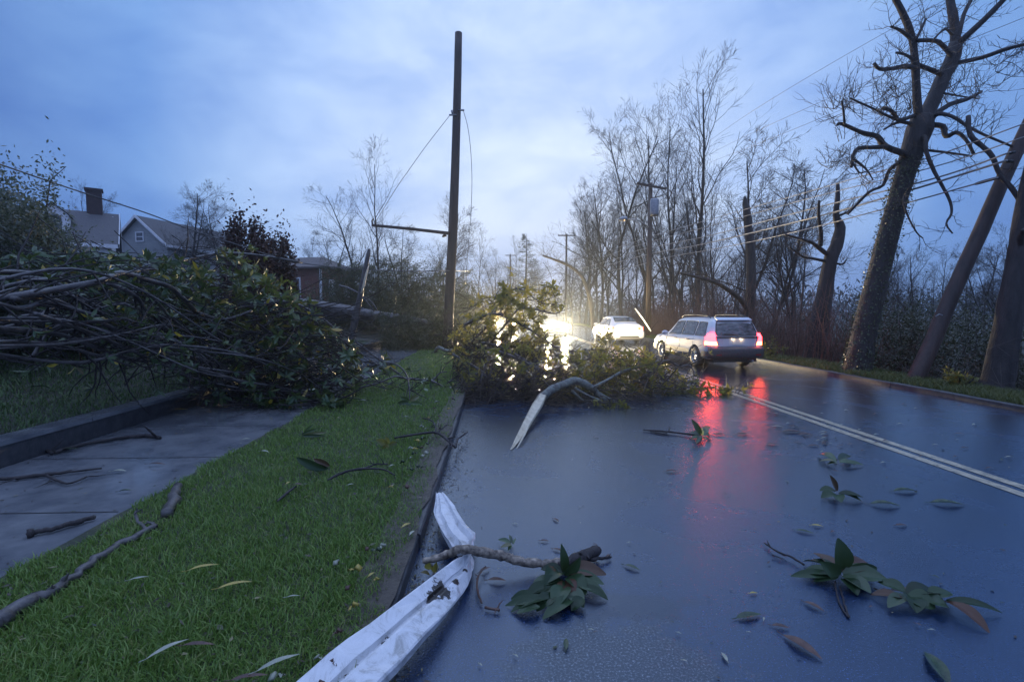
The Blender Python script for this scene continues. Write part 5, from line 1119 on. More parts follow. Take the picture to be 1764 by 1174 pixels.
fill([(795, 610), (880, 590), (950, 610), (1040, 600), (1125, 612), (1140, 650), (1060, 672), (980, 690), (900, 692), (840, 694), (790, 670)], 10, 13.4, 300, fo, tw, (-.5, .2, -.3), .6, .18, (3, 6), .05, EX)
fill([(980, 610), (1020, 600), (1120, 605), (1160, 640), (1215, 664), (1290, 680), (1260, 690), (1180, 682), (1100, 672), (1050, 690), (980, 680)], 10, 12.4, 170, fo, tw, (-.8, .1, -.1), .5, .18, (4, 7), .05, EX)
fill([(1020, 590), (1030, 560), (1060, 575), (1065, 620), (1030, 630)], 11.6, 12.4, 26, fo, tw, (-.3, .2, -.8), .5, .15, (4, 6), .05)
for i in range(1700):
    u = random.uniform(780, 1150 if i < 900 else 970); v = random.uniform(585, 695)
    if v < 610 and 960 < u: continue
    if (u > 1060 and v > 680): continue
    ym = min(14, Yground(v, .06)); Y = random.uniform(max(9.6, ym-2.5), ym); p = P(u, v, Y); d = Vector((.5, -.2, -.1))+rdir()*.8; d.normalize(); l = random.uniform(.3, 1.1); e = p+d*l; e.z = max(e.z, .03); q = p.lerp(e, .5)+rdir()*.06; q.z = max(q.z, .03)
    tw.tube([p, q, e], [.010, .008, .004], 4, False)
build_at(br, 'branch', M['barkwet'], MH); build_at(tw, 'twigs', M['twig'], MH); fo.build(MH, M['olive'], .34)
# splintered log at its front
SL = tag(anchored('splintered_limb', P(930, 690, 9.2)), 'lichen covered limb torn off to a long pale splinter resting on the wet road', 'fallen branch')
a = MB(); px_tube(a, [(1075, 702, 9.3, 9), (1035, 682, 9.5, 11), (1019, 668, 9.5, 12.5), (994, 656, 9.4, 14), (975, 660, 9.3, 14), (950, 671, 8.9, 14), (930, 687, 8.55, 15)], 12, .10, 4)
for pts in ([(990, 668), (1015, 682), (1050, 695), (1078, 702)], [(985, 672), (1005, 690), (1030, 697)], [(1019, 668), (1045, 655), (1073, 639), (1108, 629), (1135, 622)]):
    px_tube(a, B_(pts, 9.3, 9.3 if pts[-1][0] < 1100 else 11, 6, 3), 6, .1, 3)
build_at(a, 'branch', M['barklichen'], SL)
m = MB()    # flat torn wood, thin and ribbed
pl_ = [(936, 679, 8.55, 13), (926, 697, 8.05, 17), (915, 716, 7.5, 15), (903, 738, 6.95, 13), (893, 755, 6.5, 10), (885, 768, 6.25, 6), (880, 775, 6.1, 2)]
n = len(pl_)
for i, (u, v, Y, w_) in enumerate(pl_):
    for k, (q, dz) in enumerate(((-.5, 0), (-.25, .02), (-.05, -.012), (.2, .02), (.5, 0), (.1, -.035))):
        p = P(u+q*w_, v+q*w_*.35, Y); m.v.append((p.x, p.y-dz, max(p.z+dz*.4, .01)))
for i in range(n-1):
    for k in range(6): m.f.append((i*6+k, i*6+(k+1) % 6, (i+1)*6+(k+1) % 6, (i+1)*6+k)); m.mi.append(0)
build_at(m, 'splinter', M['splinter'], SL)
a = MB(); px_tube(a, [(909, 737, 6.9, 4), (899, 757, 6.4, 3), (890, 772, 6.15, 1)], 4, .2, 2); build_at(a, 'splinter', M['splinter'], SL, False)
o = tag(anchored('leafy_branch', G(1040, 702, 0)), 'low dark leafy tuft on the road at the foot of the splintered limb', 'fallen branch')
fo = Foliage(); tw = MB(); fill([(1000, 685), (1070, 690), (1085, 702), (1050, 706), (1020, 700)], 8.6, 9.4, 22, fo, tw, (-.7, .1, 0), .3, .12, (4, 6), .02); build_at(tw, 'twigs', M['bark'], o); fo.build(o, M['olive'], .3)

# ================================================================= BENT WHITE METAL SHEET
Lp = [((430, 1238), .20), ((509, 1174), .205), ((584, 1110), .20), ((668, 1050), .19), ((756, 982), .18), ((790, 960), .19), ((806, 951), .21)]
Rp = [((578, 1250), .16), ((653, 1176), .155), ((699, 1127), .14), ((759, 1065), .11), ((793, 1028), .06), ((812, 1000), .05), ((813, 956), .09)]
seg2L = [((806, 950), .21), ((780, 946), .17), ((762, 918), .15), ((746, 884), .14), ((750, 866), .14), ((751, 848), .15)]
seg2R = [((813, 956), .09), ((820, 922), .06), ((797, 899), .09), ((785, 875), .12), ((774, 859), .13), ((763, 847), .15)]
def linres(p, n):
    m = len(p)-1; return [p[min(int(i/n*m), m-1)].lerp(p[min(int(i/n*m), m-1)+1], i/n*m-min(int(i/n*m), m-1)) for i in range(n+1)]
def sheetstrip(Ls, Rs, prof):
    A = [Vector(q) for q in linres([G(u, v, z) for (u, v), z in Ls], 14)]; B2 = [Vector(q) for q in linres([G(u, v, z) for (u, v), z in Rs], 14)]; m = MB(); k = len(prof)
    for i in range(15):
        a, b = A[i], B2[i]; t = (A[min(i+1, 14)]-A[max(i-1, 0)]).normalized(); s_ = (b-a); nn = t.cross(s_).normalized(); nn = nn if nn.z > 0 else -nn; wd = s_.length
        for (f, h) in prof:
            p = a+s_*f+nn*(h*wd/.3); m.v.append(tuple(p+Vector((random.uniform(-.002, .002), 0, random.uniform(-.003, .003)+.004*math.sin(i*1.9+f*3)))))
    for i in range(14):
        for j in range(k-1): m.f.append((i*k+j, i*k+j+1, (i+1)*k+j+1, (i+1)*k+j)); m.mi.append(0)
    return m
cG = G(700, 1050, .15); bG = G(720, 1060, 0)
def rel(u, v, z=.12): p = G(u, v, z); return (p.x-bG.x, p.y-bG.y, p.z)
MUD = [(rel(760, 1018), .07), (rel(742, 1030), .05), (rel(785, 1000), .03), (rel(668, 1112, .1), .055), (rel(640, 1136, .1), .025), (rel(700, 1108, .08), .03), (rel(748, 1000, .15), .02), (rel(592, 1128, .16), .018), (rel(770, 1042, .06), .022), (rel(620, 1150, .12), .02), (rel(800, 985, .1), .02), (rel(690, 1090, .1), .018)]
M['sheet'] = metalsheet()
GT = tag(anchored('bent_gutter', (bG.x, bG.y, 0)), 'long dirty white metal gutter strip bent over the kerb in the foreground', 'metal strip')
prof = [(0, -.022), (.005, .004), (.04, .008), (.38, -.004), (.42, -.030), (.50, -.032), (.54, .006), (.60, .012), (.97, .002), (1.0, -.006), (1.0, -.05)]
m = sheetstrip(Lp, Rp, prof); g1 = build_at(m, 'long_section', M['sheet'], GT, False)
m = sheetstrip(seg2L, seg2R, [(0, .01), (.06, 0), (.10, -.03), (.30, -.035), (.34, .005), (.62, .008), (.66, -.02), (.78, -.02), (.82, .012), (1, .008)]); g2 = build_at(m, 'folded_end', M['sheet'], GT, False)
for q in (g1, g2):
    md = q.modifiers.new('thickness', 'SOLIDIFY'); md.thickness = .0025
    md = q.modifiers.new('edge', 'BEVEL'); md.width = .0008; md.segments = 1

# ================================================================= FOREGROUND STICKS, SPRIGS AND LEAVES
def stick(name, label, polys, z0=.02, mat='barkwet', ntw=4, tl=.12, cat='stick', jag=.12, r3=None):
    base = G(*polys[0][0][:2], z0); o = tag(anchored(name, base), label, cat); a = MB()
    for pts in polys:
        Q = [G(p[0], p[1], p[2] if len(p) > 3 else z0+.01) for p in pts]; R = [p[-1]*.5*(q-cam.location).length/FPX for p, q in zip(pts, Q)]
        n = (len(Q)-1)*6; Q = resample(Q, n); R = [r*random.uniform(.86, 1.14) for r in interp(R, n)]; Q = [q+Vector((random.gauss(0, R[0]*.25), random.gauss(0, R[0]*.25), 0)) for q in Q]; a.tube(Q, R, 10, True, jag)
        for i in range(ntw):
            q = random.choice(Q[2:]); d = rdir(.3); l = tl*random.uniform(.4, 1.2); e = q+d*l; e.z = max(e.z, z0); a.tube([q, q.lerp(e, .5)+rdir()*.01, e], [R[-1]*.8, R[-1]*.6, .0012], 4, False)
    build_at(a, 'stick', M[mat], o); return o
random.seed(8)
st = stick('broken_stick', 'mottled bark stick lying across the end of the bent white strip', [[(728, 966, .16, 8), (770, 955, .17, 13), (795, 945, .24, 14), (830, 950, .20, 15), (870, 958, .12, 14), (905, 968, .08, 13), (940, 970, .06, 12), (975, 966, .05, 12)]], .03, 'mottled' if 'mottled' in M else 'barkwet', 3, .05)
stick('broken_stick', 'short dark snapped stick beside the leaf cluster in the road', [[(965, 975, .05, 13), (990, 962, .06, 16), (1010, 955, .06, 17), (1028, 946, .06, 14)], [(1000, 965, .03, 9), (1030, 962, .03, 6), (1052, 958, .02, 3)]], .03, 'bark', 2, .05)
stick('grass_stick', 'long grey stick lying in the grass at the lower left', [[(-20, 1082, .16, 20), (40, 1040, .16, 15), (90, 1018, .15, 11), (150, 975, .15, 10), (205, 937, .15, 10), (262, 908, .15, 8)], [(252, 912, .15, 5), (236, 895, .16, 4), (234, 880, .2, 3)]], .13, 'barkwet', 4, .1, jag=.08)
stick('grass_stick', 'short thick stick at the verge edge above the long grey stick', [[(288, 885, .15, 14), (300, 858, .15, 14), (304, 835, .17, 8)]], .13, 'barkwet', 3, .08)
stick('pavement_stick', 'straight dark stick lying on the wet pavement', [[(50, 918, .13, 11), (66, 915, .13, 6), (110, 905, .13, 6), (162, 890, .13, 6)]], .11, 'bark', 0)
stick('pavement_stick', 'long curved twig on the pavement under the low wall', [[(95, 778, .13, 5), (140, 766, .13, 4), (200, 755, .13, 4), (250, 750, .13, 5), (275, 754, .13, 4)], [(90, 780, .13, 4), (70, 772, .13, 3), (55, 766, .13, 2)]], .11, 'bark', 3, .3)
stick('pavement_stick', 'thin forked twig in the puddle on the pavement', [[(0, 825, .13, 4), (70, 818, .13, 5), (120, 812, .13, 3), (175, 806, .13, 2)], [(80, 818, .13, 3), (115, 832, .13, 2.5), (150, 820, .13, 2)]], .11, 'bark', 3, .2)
stick('grass_twig', 'thin curved twig with pale tips on the middle of the verge', [[(565, 826, .17, 4), (595, 812, .2, 4), (625, 807, .2, 4), (660, 808, .18, 3), (680, 818, .17, 2)], [(625, 807, .2, 3), (645, 800, .2, 2), (668, 799, .2, 2)]], .14, 'bark', 3, .1)
stick('grass_twig', 'forked twig reaching from the grass over the kerb edge', [[(680, 754, .18, 3), (715, 748, .2, 4), (752, 745, .22, 4), (775, 762, .18, 4), (785, 770, .14, 5)], [(752, 745, .22, 3), (745, 725, .2, 2.5), (728, 720, .18, 2)], [(785, 770, .12, 4), (790, 755, .1, 3), (806, 744, .1, 2)], [(752, 745, .2, 3), (772, 730, .2, 2)]], .12, 'bark', 4, .12)
stick('grass_twig', 'short twig beside the yellow leaf on the verge', [[(478, 863, .16, 3), (495, 848, .17, 4), (510, 837, .17, 3)]], .14, 'bark', 1, .08)
stick('road_twig', 'thin twig on the wet road left of the small leafy sprig', [[(1108, 740, .02, 2), (1140, 742, .03, 3), (1175, 746, .03, 3), (1205, 750, .03, 3)], [(1120, 742, .02, 2), (1150, 748, .02, 1.5)]], .01, 'bark', 2, .12)
stick('road_twig', 'wispy curved twig beside the leaf cluster in the foreground', [[(836, 975, .04, 2), (824, 992, .04, 3), (822, 1015, .03, 3), (830, 1038, .02, 3)], [(836, 1046, .02, 4), (860, 1050, .02, 4)]], .01, 'leafdead', 2, .06)
stick('road_twig', 'thin stem trailing left of the large leafy sprig', [[(1318, 935, .02, 2), (1340, 950, .03, 3), (1362, 958, .03, 3), (1385, 972, .03, 3)], [(1330, 955, .02, 2), (1350, 962, .02, 1)]], .01, 'bark', 2, .05)
stick('road_twig', 'dark curl of twig under the large leafy sprig', [[(1438, 1000, .02, 2), (1445, 1035, .01, 2), (1462, 1062, .01, 3), (1455, 1040, .01, 2), (1447, 1010, .01, 2)]], .005, 'bark', 0)

# sprigs: explicit leaves traced base -> tip
def sprig(name, label, leaves, mat='magnolia', z0=.012, wr=.33, stem=None, group=None):
    b = G(*leaves[0][0], z0); o = tag(anchored(name, b), label, 'sprig', group); B = []; D = []; NN = []; LL = []; WW = []
    for lf in leaves:
        (u0, v0), (u1, v1) = lf[0], lf[1]; h = lf[2] if len(lf) > 2 else .02; wpx = lf[3] if len(lf) > 3 else None
        p = G(u0, v0, z0+.03); 
        if h > .08:      # rises off the road: keep the same depth
            q = P(u1, v1, p.y-.02)
        else: q = G(u1, v1, max(h, .008))
        d = q-p; B.append(tuple(p)); D.append(tuple(d.normalized())); 
        nn = Vector((0, -.25, 1)) if h <= .08 else Vector((random.uniform(-.3, .3), -1, .25))
        NN.append(tuple(nn+rdir()*.22)); LL.append(d.length); WW.append(wpx*(p-cam.location).length/FPX if wpx else d.length*wr*random.uniform(.85, 1.15))
    lm_ = MB(); n_ = 8
    for p_, d_, nn_, l_, w_ in zip(B, D, NN, LL, WW):
        p_ = Vector(p_)-b; d_ = Vector(d_); s_ = d_.cross(Vector(nn_)).normalized(); nn_ = s_.cross(d_); o_ = len(lm_.v); cv = random.uniform(.05, .22); tw_ = random.uniform(-.25, .25)
        for i in range(n_+1):
            t = i/n_; hw = math.sin(PI*min(t*.95+.03, 1)**.9)**.8*w_*.5
            for q in (-1, -.5, 0, .5, 1):
                z_ = abs(q)*hw*.42+math.sin(t*PI)*l_*cv*.5-t*t*l_*cv*.4+random.uniform(0, .0012)+q*hw*tw_*t
                lm_.v.append(tuple(p_+d_*(t*l_)+s_*(q*hw)+nn_*z_))
        for i in range(n_):
            for k in range(4): lm_.f.append((o_+i*5+k, o_+(i+1)*5+k, o_+(i+1)*5+k+1, o_+i*5+k+1)); lm_.mi.append(0)
    for k_ in range(len(lm_.v)):
        x_, y_, z_ = lm_.v[k_]; lm_.v[k_] = (x_, y_, max(z_, .005-b.z if z0 < .1 else .12-b.z))
    lm_.build('leaf_cluster', M[mat], o)
    m = MB()
    for s_ in (stem or []): m.tube([G(u, v, z) for u, v, z in s_], .006, 6)
    if not stem: q = G(*leaves[0][0], z0); m.tube([q+Vector((-.02, 0, 0)), q+Vector((.01, 0, .02)), q+Vector((.0, .01, .045))], [.006, .008, .006], 6)
    build_at(m, 'stem', M['barkwet'], o); return o
M['bigleaf'] = leafmat('big_magnolia_leaf', [(0, (.012, .027, .012)), (.4, (.022, .047, .019)), (.75, (.042, .075, .035)), (.88, (.08, .11, .065)), (.95, (.09, .045, .028))], .32, .12, (.10, .15, .03), .3)
sprig('leafy_sprig', 'large magnolia sprig on the road at right with one leaf standing upright', [((1448, 982), (1446, 928), .2, 24), ((1444, 985), (1400, 950), .05, 24), ((1442, 988), (1385, 962), .04, 24), ((1440, 990), (1380, 985), .03, 18), ((1440, 992), (1362, 990), .02, 14), ((1442, 992), (1402, 1000), .02, 16),
   ((1450, 985), (1500, 968), .06, 26), ((1452, 988), (1528, 995), .05, 28), ((1450, 992), (1500, 1020), .03, 26), ((1452, 996), (1478, 1022), .02, 22), ((1446, 990), (1415, 968), .09, 20), ((1455, 984), (1512, 978), .09, 22)], 'bigleaf')
sprig('leafy_sprig', 'trailing magnolia sprig lower right of the upright leaf', [((1560, 1020), (1512, 1000), .04, 20), ((1556, 1030), (1500, 1022), .02, 15), ((1562, 1022), (1620, 1020), .05, 26), ((1562, 1028), (1612, 1046), .03, 28), ((1600, 1028), (1640, 1020), .06, 20), ((1630, 1034), (1728, 1052), .03, 13), ((1632, 1036), (1705, 1085), .02, 18), ((1598, 1035), (1636, 1046), .03, 26), ((1558, 1024), (1530, 1045), .03, 16), ((1566, 1024), (1580, 1052), .03, 24)], 'bigleaf', stem=[[(1560, 1024, .02), (1600, 1030, .03), (1635, 1036, .02)]])
sprig('leafy_sprig', 'magnolia leaf cluster at the end of the mottled stick', [((972, 985), (968, 938), .2, 15), ((975, 986), (1044, 985), .07, 26), ((970, 988), (932, 978), .06, 22), ((978, 990), (1040, 1005), .05, 26), ((975, 995), (1010, 1020), .04, 30), ((968, 998), (940, 1020), .04, 28), ((972, 1000), (985, 1030), .03, 30),
   ((985, 1000), (1045, 1025), .03, 22), ((960, 1000), (915, 1010), .04, 24), ((958, 1006), (900, 1035), .02, 24), ((990, 1028), (935, 1064), .015, 22), ((975, 1010), (955, 1045), .03, 30), ((980, 1015), (1005, 1045), .02, 26), ((950, 1010), (905, 1022), .03, 22), ((945, 1030), (880, 1050), .02, 20), ((1005, 1030), (985, 1050), .015, 20), ((965, 985), (940, 1000), .08, 26), ((1000, 1010), (1048, 1030), .02, 14), ((940, 1035), (870, 1040), .02, 16), ((930, 1045), (890, 1055), .02, 16),
   ((972, 990), (1000, 960), .12, 20), ((955, 1025), (925, 1050), .02, 26), ((925, 1030), (880, 1030), .03, 20)], 'bigleaf')
sprig('leafy_sprig', 'small three leaved sprig with a tiny light spot on the wet road', [((1440, 846), (1412, 844), .04, 15), ((1442, 845), (1430, 818), .12, 8), ((1445, 850), (1488, 856), .03, 15), ((1441, 852), (1450, 864), .02, 14), ((1438, 850), (1415, 856), .02, 14), ((1446, 848), (1484, 862), .02, 12)], 'bigleaf')
sprig('leafy_sprig', 'curled brown leaf bunch on the road above the three leaved sprig', [((1440, 795), (1410, 780), .04, 12), ((1440, 796), (1412, 793), .03, 10), ((1445, 793), (1465, 783), .05, 12), ((1446, 796), (1475, 800), .02, 12), ((1450, 796), (1488, 800), .02, 9), ((1442, 798), (1425, 799), .01, 10)], 'magnolia')
sprig('leafy_sprig', 'dark leafy sprig across the red tail light reflection', [((1208, 748), (1192, 722), .12, 9), ((1210, 748), (1222, 732), .07, 10), ((1208, 750), (1184, 745), .04, 11), ((1212, 750), (1226, 750), .03, 9), ((1208, 752), (1190, 756), .02, 10), ((1210, 752), (1200, 762), .02, 9), ((1210, 750), (1200, 735), .08, 10), ((1212, 748), (1218, 740), .08, 9), ((1210, 752), (1218, 757), .02, 8)], 'magnolia')
sprig('leafy_sprig', 'small sprig on the road above the mottled stick', [((880, 935), (858, 928), .03, 9), ((882, 938), (862, 942), .02, 9), ((883, 936), (877, 920), .07, 5), ((884, 937), (888, 926), .06, 4), ((882, 940), (875, 948), .01, 8)], 'magnolia')
sprig('leafy_sprig', 'leafy tuft on the verge beside the toppled magnolia', [((705, 690), (690, 684), .2, 9), ((706, 690), (722, 682), .2, 9), ((704, 693), (684, 695), .15, 9), ((708, 693), (730, 698), .15, 9), ((706, 694), (704, 700), .14, 8)], 'magnolia', .13)
sprig('leafy_sprig', 'grey green sprig on the verge near the pavement edge', [((520, 748), (545, 738), .17, 5), ((521, 749), (562, 744), .16, 5), ((520, 750), (560, 750), .15, 5), ((522, 747), (540, 730), .2, 4)], 'magnolia', .13)
sprig('leafy_sprig', 'large leaf pair with a pale shiny top in the middle of the verge', [((560, 808), (510, 788), .16, 14), ((568, 802), (540, 790), .22, 10), ((565, 806), (520, 800), .14, 12)], 'bigleaf', .13)
sprig('leafy_sprig', 'olive sprig on the verge near the kerb', [((668, 765), (648, 757), .2, 11), ((670, 766), (660, 776), .15, 10), ((671, 765), (684, 762), .17, 8), ((669, 764), (664, 752), .22, 8)], 'olive', .13)
sprig('leafy_sprig', 'upright leaves at the gutter beside the white strip', [((742, 980), (738, 966), .12, 14), ((740, 990), (725, 985), .08, 10), ((748, 985), (752, 968), .1, 9)], 'olive', .02)

# single leaves, each a thing of its own
random.seed(17)
def leaf_obj(name, u, v, lpx, ang, mat, label, z0=.006, group=None, wr=.34, curl=.25):
    p = G(u, v, z0); s_ = (p-cam.location).length/FPX; ln = lpx*s_; a = math.radians(ang); n = 7; m = MB()
    dx, dy = math.cos(a), math.sin(a); rows = []
    for i in range(n+1):
        t = i/n; w_ = math.sin(PI*min(t*.96+.02, 1)**.85)*ln*wr*.5; h = math.sin(t*PI)*ln*curl*.35+.004
        for q in (-1, 0, 1): 
            x = (t-.5)*ln; y = q*w_; m.v.append((x*dx-y*dy, x*dy+y*dx, h+(abs(q))*w_*.45+random.uniform(0, .002)))
    for i in range(n):
        for k in range(2): m.f.append((i*3+k, (i+1)*3+k, (i+1)*3+k+1, i*3+k+1)); m.mi.append(0)
    m.tube([(-(.5+.18)*ln*dx, -(.68)*ln*dy, .006), (-.5*ln*dx, -.5*ln*dy, .005)], .0022, 4)
    o = m.build(name, M[mat], None, True, p); return tag(o, label, 'leaf', group)
singles = [(1089, 978, 30, -40, 'leafgreen', 'dark green leaf lying alone in the road right of the leaf cluster', .012), (1290, 1062, 46, 10, 'leafgreen', 'folded green leaf on the road in the lower middle', .012), (1382, 1115, 60, -65, 'leafdead', 'long purple brown leaf on the road at the bottom', .012),
 (1612, 1150, 64, 70, 'leafgreen', 'wide green leaf at the bottom edge right', .012), (1402, 1045, 30, -60, 'leafdead', 'small curled brown leaf left of the trailing sprig', .01), (1345, 1080, 26, -20, 'leafdead', 'dark withered leaf scrap above the long brown leaf', .01),
 (1570, 1022, 50, -20, 'leafdead', 'pinkish brown leaf between the two large sprigs', .02), (1298, 1022, 14, 0, 'leafyellow', 'tiny pale yellow leaf in the road', .01), (1386, 916, 26, -30, 'leafgreen', 'small wet green leaf above the large sprig', .01), (1408, 906, 18, -20, 'leafyellow', 'small olive yellow leaf above the large sprig', .01),
 (1525, 870, 42, -14, 'leafgreen', 'slim green leaf right of the three leaved sprig', .01), (1632, 868, 44, -14, 'leafgreen', 'slim dark green leaf far right on the road', .01), (1560, 846, 36, -4, 'leafgreen', 'narrow dark leaf above the slim green leaf', .01), (1553, 905, 18, -5, 'leafdead', 'tiny dark leaf near the centre of the right lane edge', .01),
 (1158, 812, 26, -3, 'leafdead', 'dark flat leaf left of the red reflection', .008), (1028, 753, 10, 0, 'leafdead', 'dark speck of leaf near the splinter', .008), (1240, 748, 22, -3, 'leafdead', 'small brown leaf on the left red streak', .008), (1280, 748, 26, -4, 'leafdead', 'dark leaf between the two red streaks', .008), (1330, 766, 20, -25, 'leafdead', 'upcurled brown leaf right of the red streaks', .008),
 (1402, 768, 20, 0, 'leafdead', 'flat dark leaf above the curled bunch', .008), (1376, 762, 12, 0, 'leafdead', 'small leaf beside the flat dark leaf', .008), (1365, 744, 34, -10, 'leafdead', 'long shed leaf beside the double yellow line', .01), (1388, 749, 26, 0, 'leafdead', 'short shed leaf beside the double yellow line', .01), (1340, 735, 18, -20, 'leafpale', 'pale leaf near the start of the yellow line', .01),
 (1155, 832, 8, 0, 'leafpale', 'pale green leaf dot left of the red reflection', .008), (888, 902, 9, 0, 'leafpale', 'faint pale leaf on the blue wet road', .008), (958, 896, 18, -60, 'leafdead', 'dark crumb of leaf right of the faint pale leaf', .008), (938, 932, 18, -10, 'leafdead', 'dark crumb of leaf above the leaf cluster', .008), (962, 948, 22, -30, 'leafdead', 'dark bud scrap above the leaf cluster', .008),
 (1048, 958, 16, 40, 'leafdead', 'red brown bud scale right of the snapped stick', .008), (835, 982, 26, 40, 'leafdead', 'dark curled leaf between stick and gutter', .02), (856, 1000, 34, -5, 'leafdead', 'pinkish fallen leaf left of the leaf cluster', .02), (975, 1110, 30, 80, 'leafgreen', 'green leaf on the coarse worn asphalt', .012), (1248, 1132, 20, 90, 'leafpale', 'narrow beige splinter of leaf on the road', .012)]
for i, (u, v, l, a, mt, lb, z) in enumerate(singles): leaf_obj('shed_leaf', u, v, l*.86, a, mt, lb, z*.4, None, .3, random.uniform(.03, .16))
gs = [(216, 846, 22, 10, 'leafgreen', 'round green leaf on the wet pavement', .12), (424, 757, 18, 20, 'leafpale', 'pale leaf at the pavement edge', .12), (395, 772, 16, -5, 'leafgreen', 'dark leaf at the pavement edge below the pale leaf', .12), (312, 706, 26, 5, 'leafyellow', 'yellowish leaf on the pavement by the low wall', .13), (700, 718 - 0, 12, 0, 'leafpale', 'small pale leaf high on the verge', .16),
 (497, 832, 14, 70, 'leafyellow', 'bright yellow curled leaf on the verge', .19), (513, 835, 20, -10, 'leafdead', 'tan leaf right of the yellow curled leaf', .18), (455, 778, 20, -15, 'leafpale', 'pale leaf near the verge left edge', .17), (676, 802, 14, 40, 'leafpale', 'pale leaf tip at the end of the curved twig', .2), (240, 997, 30, 20, 'leafpale', 'beige leaf in the grass at lower left', .17),
 (405, 1008, 55, 22, 'leafyellow', 'long yellow blade of leaf in the grass', .18), (350, 978, 48, 25, 'leafyellow', 'thin yellow leaf in the grass above the long one', .18), (290, 1118, 60, 50, 'leafpale', 'pale grey leaf near the lower left corner', .18), (342, 1112, 56, 0, 'leafdead', 'rusty brown leaf arching in the grass', .18), (430, 1168, 60, 10, 'leafdead', 'brown leaf at the bottom edge beside the white strip', .18),
 (480, 1142, 70, 35, 'leafpale', 'long pale green blade leaf beside the white strip', .19), (505, 1028, 26, 10, 'leafpale', 'beige leaf beside the upper edge of the white strip', .17), (625, 690, 18, -10, 'leafpale', 'pale leaf upside down below the toppled magnolia', .2), (542, 671, 16, 80, 'leafpale', 'blueish pale leaf hanging at the front of the toppled magnolia', .5), (605, 686, 14, 80, 'leafpale', 'pale leaf on the grass beside the toppled magnolia', .2),
 (700, 905, 24, 50, 'leafyellow', 'yellowish leaf heap at the kerb', .16), (710, 918, 20, 70, 'leafpale', 'pale dry leaf at the kerb', .16), (604, 835, 14, 30, 'leafpale', 'tiny tan leaf under the curved twig', .17), (640, 990, 18, 60, 'leafyellow', 'yellow leaf scrap close to the white strip', .17), (20, 660, 40, -10, 'leafgreen', 'large dark leaf on the left lawn', .55), (70, 668, 50, -20, 'leafgreen', 'large wet leaf lying flat on the left lawn', .55),
 (480, 700, 12, 10, 'leafpale', 'pale leaf on the pavement under the magnolia', .13), (270, 800, 34, -5, 'leafdead', 'brown sodden leaf heap in the pavement puddle', .12), (205, 812, 24, 5, 'leafpale', 'white leaf floating in the pavement puddle', .12), (118, 775, 34, 12, 'leafgreen', 'slim green leaf under the low wall', .12)]
for (u, v, l, a, mt, lb, z) in gs: leaf_obj('shed_leaf', u, v, l*.75, a, mt, lb, z, None, .34 if l < 25 else .17, .12)
for i in range(46):      # trail of tiny leaves by the yellow line
    t = random.random(); u = 1290+t*150+random.gauss(0, 16); v = 690+t*75+random.gauss(0, 9); leaf_obj('shed_leaf', u, v, random.uniform(5, 12), random.uniform(-40, 40), random.choice(['leafdead', 'leafdead', 'leafgreen', 'leafpale']), 'tiny leaf in the trail of litter between the branch heap and the yellow line', .008, 'leaf litter trail on the road')
for i in range(40):
    u = random.uniform(820, 1740); v = random.uniform(745, 1150); leaf_obj('leaf_crumb', u, v, random.uniform(4, 9), random.uniform(-60, 60), random.choice(['leafdead', 'leafdead', 'leafgreen', 'leafpale']), 'tiny leaf crumb scattered on the wet asphalt', .008, 'leaf crumbs on the wet asphalt')
for i in range(26):
    u = random.uniform(1400, 1740); v = random.uniform(690, 790); leaf_obj('leaf_crumb', u, v, random.uniform(4, 9), random.uniform(-20, 20), random.choice(['leafpale', 'leafdead']), 'tiny pale scrap on the far lane beyond the yellow line', .008, 'leaf scraps on the far lane')
for i in range(60):
    Y = 1.9+12*random.random()**1.3; x = KX-.15-random.random()*.3; q = Vector((x, Y, .14)); o = leaf_obj('kerb_leaf', 0, 1100, 1, random.uniform(0, 360), random.choice(['leafdead', 'leafdead', 'leafpale', 'leafyellow', 'leafgreen']), 'small dead leaf caught along the verge side of the kerb', .14, 'dead leaves along the kerb')
    k = random.uniform(.025, .06)/max((G(0, 1100, .14)-cam.location).length/FPX, 1e-6); o.location = q; o.scale = (k, k, k)

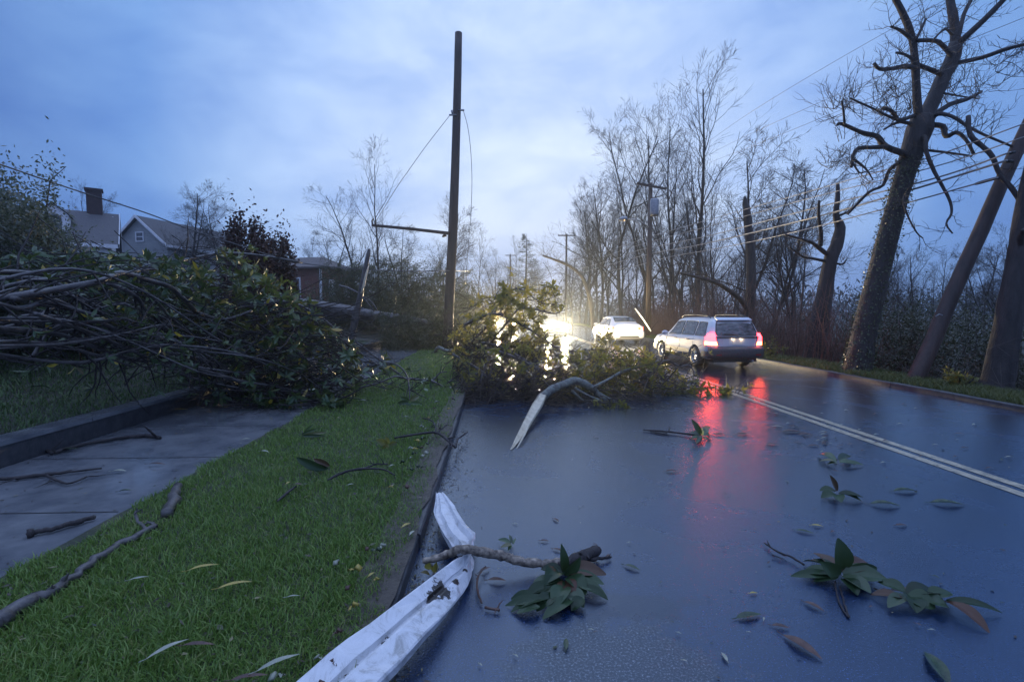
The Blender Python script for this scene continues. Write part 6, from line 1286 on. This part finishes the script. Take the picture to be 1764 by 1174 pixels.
# fine storm litter nobody could count
def litter(name, X, Y, Z, lmin, lmax, wr, label):
    n = len(X); A = RS.rand(n)*2*PI; D = np.stack([np.cos(A), np.sin(A), RS.randn(n)*.08], 1); Ln = lmin+(lmax-lmin)*RS.rand(n)**2.2
    o = leaf_mesh(name, np.stack([X, Y, Z], 1), D, np.array([0, 0, 1])+RS.randn(n, 3)*.25, Ln, Ln*wr*(.3+RS.rand(n)), M['litter'], None, True); return tag(o, label, 'litter', None, 'stuff')
n = 5200; Y = 1.6+26*RS.rand(n)**1.5; X = KX+.01+np.abs(RS.randn(n))*(.07+.05*np.sin(Y*2.3)**2+.006*Y); litter('gutter_litter', X, Y, np.full(n, .006)+.006*RS.rand(n), .008, .05, .35, 'wet bits of leaf and bark washed along the foot of the left kerb')
n = 4200; Y = 1.7+24*RS.rand(n)**1.25; X = -.4+9.4*RS.rand(n); X = X+np.sin(Y*1.7)*.3; k_ = RS.rand(n) < (.25+.75*np.exp(-((X-3.6-.1*Y)/1.6)**2)); X, Y = X[k_], Y[k_]; X = np.clip(X, KX+.03, RXE-.1)
litter('road_litter', X, Y, np.full(len(X), .005)+.005*RS.rand(len(X)), .006, .045, .4, 'tiny torn leaf bits strewn over the wet asphalt')
n = 2600; Y = 1.5+18*RS.rand(n)**1.3; X = -3.05+2.45*RS.rand(n); litter('verge_litter', X, Y, .128+.03*RS.rand(n), .012, .07, .35, 'small torn leaves and bark bits caught in the verge grass')
n = 900; Y = 2.5+10*RS.rand(n)**1.2; X = -5.2+2.1*RS.rand(n); litter('pavement_litter', X, Y, np.full(n, .107), .008, .05, .35, 'small leaf bits stuck to the wet pavement')
n = 9000; Y = 8.3+6*RS.rand(n); X = -.4+6.4*RS.rand(n); k_ = (RS.rand(n) < np.exp(-((X-2-.2*(Y-9))/2.2)**2)) & (X < 5.6); X, Y = X[k_], Y[k_]; litter('heap_litter', X, Y, np.full(len(X), .006)+.02*RS.rand(len(X)), .01, .09, .35, 'torn leaves and bark carpeting the road under the branch heap')

# ================================================================= RAIN HAZE
m = MB(); m.box((-260, -75, -4), (330, 620, 42)); hz = m.build('haze', bpy.data.materials.new('haze'), None, False)
hm = hz.data.materials[0]; hm.use_nodes = True; nt_ = hm.node_tree
for n_ in list(nt_.nodes):
    if n_.type != 'OUTPUT_MATERIAL': nt_.nodes.remove(n_)
pv = nt_.nodes.new('ShaderNodeVolumePrincipled'); pv.inputs['Density'].default_value = .0013; pv.inputs['Color'].default_value = (.80, .90, 1, 1); pv.inputs['Anisotropy'].default_value = .8
nt_.links.new(pv.outputs[0], [n_ for n_ in nt_.nodes if n_.type == 'OUTPUT_MATERIAL'][0].inputs['Volume'])
tag(hz, 'rain haze hanging over the whole road', 'haze', None, 'stuff')
